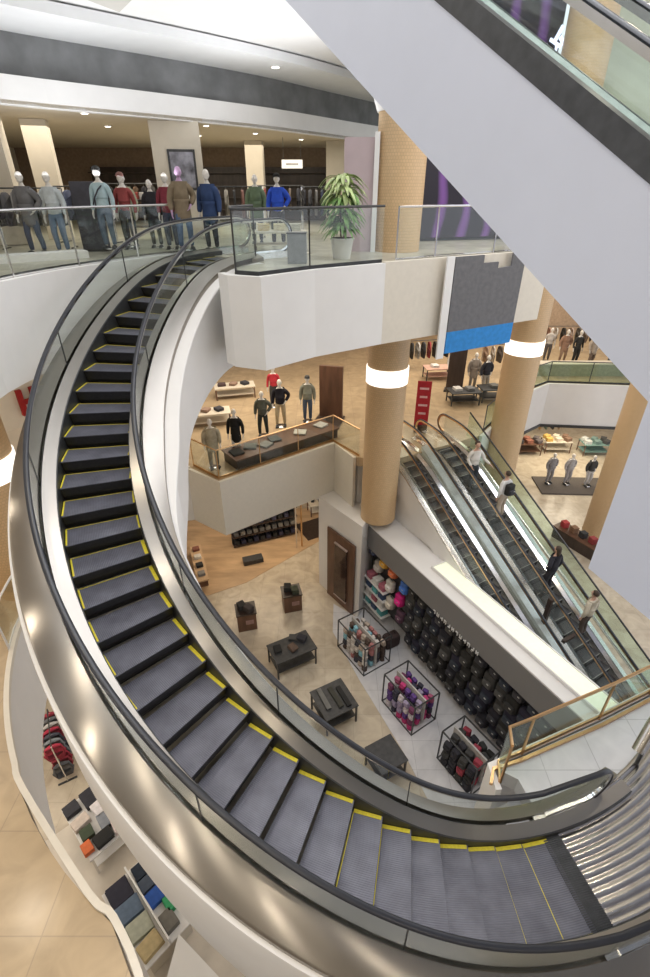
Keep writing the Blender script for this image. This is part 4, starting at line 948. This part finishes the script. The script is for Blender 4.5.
def goods_on(x, y, rz, L, h, rows, cols, label, group, seed, size=.19, zoff=0):
    rnd = random.Random(seed)
    for sd in (-3, -1, 1, 3):
        for r_ in range(rows):
            n = int(L / (size * 1.35))
            for i in range(n):
                u = -L / 2 * .88 + L * .88 * (i + .5) / n; v = sd * .13 + .03 * rnd.random(); c = rnd.choice(cols); z = -6.5 + h * (.86 - (r_ + .5) / rows * .8) - (.12 if abs(sd) == 3 else 0)
                key = 'good%.2f' % size
                k2 = (key, c)
                if k2 not in _fm:
                    bm = B(); box(bm, (0, 0, 0), (size, size * .7, size * 1.3), 0, size * .2); box(bm, (0, -size * .3, -size * .15), (size * .6, size * .35, size * .6), 0, size * .1)
                    me = bpy.data.meshes.new(key); bm.to_mesh(me); bm.free(); me.materials.append(cloth(*c)); _fm[k2] = me
                o = bpy.data.objects.new('small_bag', _fm[k2]); C.objects.link(o); o.location = (x + u * cos(rz) - v * sin(rz), y + u * sin(rz) + v * cos(rz), z); o.rotation_euler = (rnd.uniform(-.2, .2), rnd.uniform(-.2, .2), rz + rnd.uniform(-.3, .3))
                tag(o, label, 'bag', group)
RZ = R(-57)
cube_rack('square wire rack of many small light and dark bags beside the white pedestal', 1.4, 12.35, RZ, 1.6, 1.15, 1.35)
goods_on(1.4, 12.35, RZ, 1.6, 1.35, 4, [(.6, .56, .54), (.10, .07, .06), (.45, .2, .2), (.25, .5, .6), (.5, .42, .36), (.06, .06, .08), (.65, .62, .6)], 'small light or dark bag on the wire rack beside the white pedestal', 'small bags on the far wire rack', 11)
cube_rack('wire rack of purple, pink and white bags in front of the backpack wall', 2.72, 10.05, RZ, 1.45, 1.0, 1.35)
goods_on(2.72, 10.05, RZ, 1.45, 1.35, 4, [(.12, .06, .25), (.55, .05, .20), (.35, .3, .45), (.05, .05, .08), (.6, .55, .6), (.18, .05, .12), (.4, .1, .2)], 'small purple, pink or pale bag on the wire rack before the backpack wall', 'small bags on the purple wire rack', 12)
cube_rack('nearest wire rack of black and red bags beside the copper railing', 4.1, 8.15, RZ, 1.3, .9, 1.35)
goods_on(4.1, 8.15, RZ, 1.3, 1.35, 3, [(.02, .02, .02), (.03, .03, .035), (.35, .05, .08), (.05, .05, .05), (.02, .02, .02)], 'small black or red bag on the wire rack beside the copper railing', 'small bags on the nearest wire rack', 13, .24)
# the wall of backpacks
def backpack(label, n_, s_, z, c, group, sc_=1.):
    x, y = NS(n_, s_); t = thing('backpack', label, 'backpack', (x, y, z), EH + pi, group); t.scale = (sc_, sc_, sc_ * .82)
    def body():
        bm = B(); box(bm, (0, 0, 0), (.33, .2, .50), 0, .07); return bm
    def pocket():
        bm = B(); box(bm, (0, -.115, -.09), (.25, .09, .24), 0, .04); return bm
    shobj('main_bag', 'bp_body', body, cloth(*c), t); shobj('front_pocket', 'bp_pock', pocket, cloth(*[min(1, q * 1.6 + .01) for q in c]), t)
    shobj('strap', 'bp_strap', lambda: tube(B(), [(-.05, .02, .24), (-.03, 0, .31), (.03, 0, .31), (.05, .02, .24)], .012, 6), M['dark'], t)
    shobj('tag_label', 'bp_tag', lambda: bx((.05, -.165, -.02), (.05, .006, .04)), cloth(.6, .6, .58), t)
    return t
rnd = random.Random(4); G = 'dark backpacks hanging on the long display wall'
for r_ in range(5):
    for i in range(20):
        c = rnd.choice([(.018, .018, .02), (.03, .03, .033), (.022, .022, .03), (.05, .05, .052), (.02, .022, .04)])
        backpack('dark backpack hung on the long display wall below the grey header', 8.95 + rnd.uniform(-.07, .03), .75 + i * .46 + rnd.uniform(-.05, .05) + .1 * (r_ % 2), -3.68 - r_ * .56, c, G, rnd.uniform(1.2, 1.36))
for s_, z, n_, c, lab in [(10.15, -4.6, 8.85, (.62, .02, .22), 'bright magenta backpack at the colourful end of the display wall'), (10.0, -3.9, 8.9, (.06, .16, .5), 'royal blue backpack above the magenta one'), (10.7, -3.7, 8.9, (.6, .16, .07), 'orange red backpack left of the royal blue one'), (10.75, -4.4, 8.85, (.62, .6, .56), 'white backpack left of the magenta one'), (11.25, -3.65, 8.9, (.6, .34, .06), 'ochre yellow backpack left of the orange red one'),
        (10.6, -5.1, 8.8, (.55, .52, .46), 'cream backpack below the white one'), (10.0, -5.3, 8.85, (.10, .05, .08), 'dark plum backpack below the magenta one'), (11.2, -4.9, 8.85, (.5, .48, .42), 'cream shoulder bag low at the far end of the wall'), (12.0, -3.6, 8.95, (.05, .06, .12), 'navy backpack topmost at the far end of the wall'), (11.6, -4.1, 8.9, (.45, .42, .4), 'grey white backpack near the far end')]:
    backpack(lab, n_, s_, z, c, None, 1.15)
tw = thing('towel_shelf', 'small shelf stack with teal and white goods at the far end of the wall', 'shelf', (*NS(8.75, 11.4), -6.5), EH)
for i in range(4): obj('shelf', bx((0, 0, .5 + i * .42), (1.3, .45, .03)), M['white'], tw)
for i in range(4):
    for j in range(3):
        x, y = NS(8.75, 11.0 + j * .4); c = [(.12, .42, .45), (.7, .7, .68), (.06, .1, .2), (.45, .15, .2)][(i + 2 * j) % 4]
        folded('teal, white or navy folded goods on the small shelf stack', x, y, -6.5 + .516 + i * .42, EH, .3, .36, .24, c, 'folded goods on the towel shelf')
hb_ = thing('travel_bag', 'dark brown travel bag standing alone on the pale tiles', 'bag', (2.45, 12.75, -6.5), .5); obj('body', bx((0, 0, .3), (.62, .4, .55), 0, .12), cloth(.06, .045, .035), hb_); obj('handle', tube(B(), [(-.15, 0, .55), (-.1, 0, .72), (.1, 0, .72), (.15, 0, .55)], .02, 6), M['dwood'], hb_, smooth=True)
# header lettering: small raised silver marks
x, y = NS(8.56, 0); hl = thing('header_lettering', 'row of small silver letters on the grey header above the backpacks', 'sign', (x, y, -3.3), EH)
for i in range(12):
    b = B(); u = 8.15 - i * .17
    box(b, (u - .035, 0, 0), (.025, .03, .13)); box(b, (u, 0, (.05, -.05, .0)[i % 3]), (.08, .03, .025))
    if i % 2: box(b, (u + .035, 0, 0), (.025, .03, .13))
    obj('letter', b, M['silver'], hl)
# under the middle floor, far left
sh = thing('wall_shelf', 'long black shelving unit under the middle floor overhang', 'shelving', (-2.9, 19.3, -6.5), R(22))
obj('carcass', bx((0, .2, .9), (3.2, .08, 1.8)), M['dark'], sh)
for i in range(4): obj('shelf', bx((0, 0, .1 + i * .5), (3.2, .42, .04)), M['dwood'], sh)
for i in range(10):
    for k in range(3):
        u = -1.4 + i * .31; folded('dark or grey goods on the long black shelving unit', -2.9 + u * cos(R(22)), 19.3 + u * sin(R(22)), -6.5 + .62 + (k - 1) * .5, R(22), .22, .3, .2, [(.03, .03, .03), (.15, .15, .15), (.05, .05, .09), (.25, .24, .22)][(i * 2 + k) % 4], 'goods on the long black shelving unit')
for i, (x, y) in enumerate([(-1.35, 18.6), (-1.1, 18.75)]):
    o = obj('door_post', tube(B(), [(0, 0, 0), (0, 0, 4.2)], .04, 10), M['bronze'] if i else M['chrome'], smooth=True); o.location = (x, y, -6.5); tag(o, ('thin steel post at the end of the black shelving unit', 'thin copper coloured post at the end of the black shelving unit')[i], 'post')
o = obj('floor_mat', bx((0, 0, .01), (2.0, 1.5, .02), .5), M['dwood']); o.location = (-.3, 20.3, -6.5); tag(o, 'dark mat on the lowest floor behind the white pedestal', 'mat')
table('small table with black and white goods behind the white pedestal', -.25, 21.7, -6.5, .3, 1.3, .8, .7, M['cream'], M['wood'])
for i in range(5): folded('black or white goods on the small table behind the pedestal', -.65 + i * .2, 21.6 + (i % 2) * .25, -5.8, i, .16, .2, .14, ((.03, .03, .03), (.75, .72, .7))[i % 2], 'goods on the table behind the pedestal')
sb = thing('low_bench', 'tan wooden bench with goods at the left under the overhang', 'bench', (-5.6, 17.0, -6.5), R(-70)); obj('seat', bx((0, 0, .45), (2.6, .5, .07)), cloth(.6, .42, .26), sb)
for s in (-1, 1): obj('leg', bx((s * 1.1, 0, .21), (.08, .42, .41)), M['wood'], sb)
for i in range(4): folded(('red brown shoes on the tan bench, nearest', 'white box on the tan bench', 'black shoes on the tan bench', 'grey shoes on the tan bench, farthest')[i], -5.6 + (-.9 + i * .6) * cos(R(-70)), 17.0 + (-.9 + i * .6) * sin(R(-70)), -6.015, .4, .3, .26, .14, ((.25, .1, .07), (.7, .66, .6), (.03, .03, .03), (.25, .24, .23))[i], name='shoes')
o = obj('floor_box', bx((0, 0, .12), (.9, .4, .24), .35, .01), M['dark']); o.location = (-3.3, 17.6, -6.5); tag(o, 'low black box on the floor before the black shelving', 'box')
# lowest floor, far right
pad = obj('display_pad', bx((0, 0, .04), (4.0, 1.9, .08), -.05), M['carpet']); pad.location = (14.2, 24.3, -6.5); tag(pad, 'dark carpeted pad under three mannequins on the lowest floor at right', 'platform')
struct('trim_fascia_edge', ribbon(B(), off([(9.7, 22.35), (10.93, 23.33), (14.8, 22.95), (26, 22.4)], .1), -2.24, -2.10, -.1), M['dark'])
for k, (x, y, lab) in enumerate([(13.0, 28.6, 'wooden table piled with dark clothes at the left of the lit shop'), (15.0, 28.9, 'wooden table with gold and cream goods in the lit shop'), (17.3, 28.5, 'glass green table with pale goods at the right of the lit shop')]):
    table(lab, x, y, -6.5, .0, 1.7, 1.0, .8, (M['wood'], M['cream'], cloth(.2, .33, .3))[k], M['wood'])
    for i in range(6):
        c = [[(.05, .05, .06), (.3, .12, .08), (.12, .1, .1)], [(.65, .42, .12), (.7, .62, .5), (.25, .15, .1)], [(.6, .62, .6), (.2, .3, .28), (.08, .08, .08)]][k][i % 3]
        folded(('dark or brown clothes on the left table of the lit shop', 'gold, cream or brown goods on the middle table of the lit shop', 'pale or green goods on the right table of the lit shop')[k], x - .6 + (i % 3) * .6, y - .22 + (i // 3) * .44, -5.7, .2 * i, .4, .34, .22, c, ('left', 'middle', 'right')[k] + ' table goods of the lit shop')
clothes_rack('clothes rack with brown and gold garments behind the tables of the lit shop', 14.2, 31.0, -6.5, 0, 4.0, 1.6, [(.5, .32, .12), (.1, .07, .06), (.55, .5, .42), (.3, .1, .08), (.06, .06, .06), (.6, .4, .2), (.2, .3, .28), (.05, .05, .05), (.4, .3, .2)], 'brown and gold garments behind the tables of the lit shop', .9)
t = thing('low_display', 'low dark display with red and brown goods right of the escalator pair', 'display', (12.1, 18.6, -6.5), R(-60)); obj('base', bx((0, 0, .3), (2.6, .7, .6)), M['dwood'], t); obj('top', bx((0, 0, .62), (2.7, .8, .04)), M['wood'], t)
for i in range(5): folded(('small red box stack on the low dark display', 'brown box stack on the low dark display', 'black box stack on the low dark display', 'dark red box stack on the low dark display', 'grey box stack on the low dark display')[i], 12.1 + (-1 + i * .5) * cos(R(-60)), 18.6 + (-1 + i * .5) * sin(R(-60)), -5.86, .3, .3, .3, .3, ((.45, .06, .06), (.25, .14, .08), (.04, .04, .04), (.3, .05, .05), (.2, .2, .2))[i], name='box_stack')
# ---- lowest floor, bottom left
wt = table('white table of folded clothes below the left side of the curved escalator', -5.9, 6.4, -6.5, R(-43), 1.65, 1.0, .8, M['white'], M['chrome'])
ca, sa = cos(R(-43)), sin(R(-43))
for u, v, w, d, c, lab in [(-.55, .2, .5, .5, (.03, .03, .035), 'black patterned folded shirts at the far corner of the white table'), (-.62, -.3, .34, .38, (.04, .04, .05), 'black folded shirts at the left corner of the white table'), (-.12, .22, .42, .36, (.75, .72, .74), 'white folded shirts in the middle of the white table'), (-.15, -.28, .3, .42, (.62, .54, .48), 'beige folded shirts at the left middle of the white table'), (.25, .22, .42, .42, (.25, .27, .31), 'blue grey folded shirts at the right of the white table'), (.22, -.28, .32, .3, (.06, .08, .05), 'dark green folded shirts at the left of the white table'),
                      (.60, -.05, .34, .44, (.02, .02, .02), 'black folded shirts at the near edge of the white table'), (.62, .36, .34, .3, (.68, .56, .54), 'pale pink folded shirts at the near right corner of the white table'), (.55, -.42, .3, .24, (.7, .17, .06), 'orange folded shirts at the near left corner of the white table')]:
    folded(lab, -5.9 + u * ca - v * sa, 6.4 + u * sa + v * ca, -5.7, R(-43) + random.uniform(-.1, .1), w, d, .16, c)
jt = thing('jeans_shelf', 'white double shelf of folded jeans at the bottom left below the escalator', 'shelf', (-4.0, 4.62, -6.5), R(-43))
obj('board', bx((0, 0, .75), (1.9, 1.25, .05)), M['white'], jt); obj('divider', bx((0, 0, .9), (1.9, .04, .3)), M['white'], jt); obj('base', bx((0, 0, .36), (1.7, 1.0, .72)), M['cream'], jt)
cl = [(.025, .03, .05), (.12, .17, .25), (.42, .44, .36), (.5, .4, .22), (.02, .03, .05), (.07, .09, .13), (.03, .10, .40), (.02, .10, .55), (.05, .35, .15), (.18, .17, .15)]
nm = ['navy', 'faded blue', 'pale sage', 'ochre', 'black denim', 'slate', 'royal blue', 'bright blue', 'green', 'taupe']
pos = [(-.65, -.32, .5, .5), (-.2, -.32, .42, .52), (.25, -.32, .4, .5), (.68, -.32, .36, .48), (-.7, .24, .36, .36), (-.35, .2, .3, .34), (.0, .2, .34, .36), (-.1, .5, .34, .24), (.35, .42, .34, .34), (.6, .18, .42, .3)]
for c, n_, (u, v, w, d) in zip(cl, nm, pos):
    folded(n_ + ' folded trousers on the white jeans shelf', -4.0 + u * ca - v * sa, 4.62 + u * sa + v * ca, -6.5 + .775, R(-43) + random.uniform(-.08, .08), w, d, .15, c, name='folded_trousers')
clothes_rack('two tier clothes rack of red and grey garments at the left below the escalator', -7.75, 8.35, -6.5, R(-60), 1.3, 1.7, [(.3, .03, .05), (.12, .12, .13), (.45, .43, .42), (.35, .02, .05), (.05, .05, .07), (.2, .22, .24), (.4, .03, .06)], 'red and grey garments on the two tier rack', .6, True)
o = obj('white_plinth', prism(B(), [(-3.15, 4.1), (-3.3, 2.6), (-1.4, 2.9)], 0, .9), M['white']); o.location = (0, 0, -6.5); tag(o, 'bright white plinth at the bottom below the escalator', 'plinth')
pk = backpack('black backpack worn by the person in the white top on the right escalator', 11.95, 8.97, on_esc(9.25, .5, -6.5) + 1.22, (.02, .02, .022), None, .95)
pk.rotation_euler = (0, 0, EH - pi / 2)
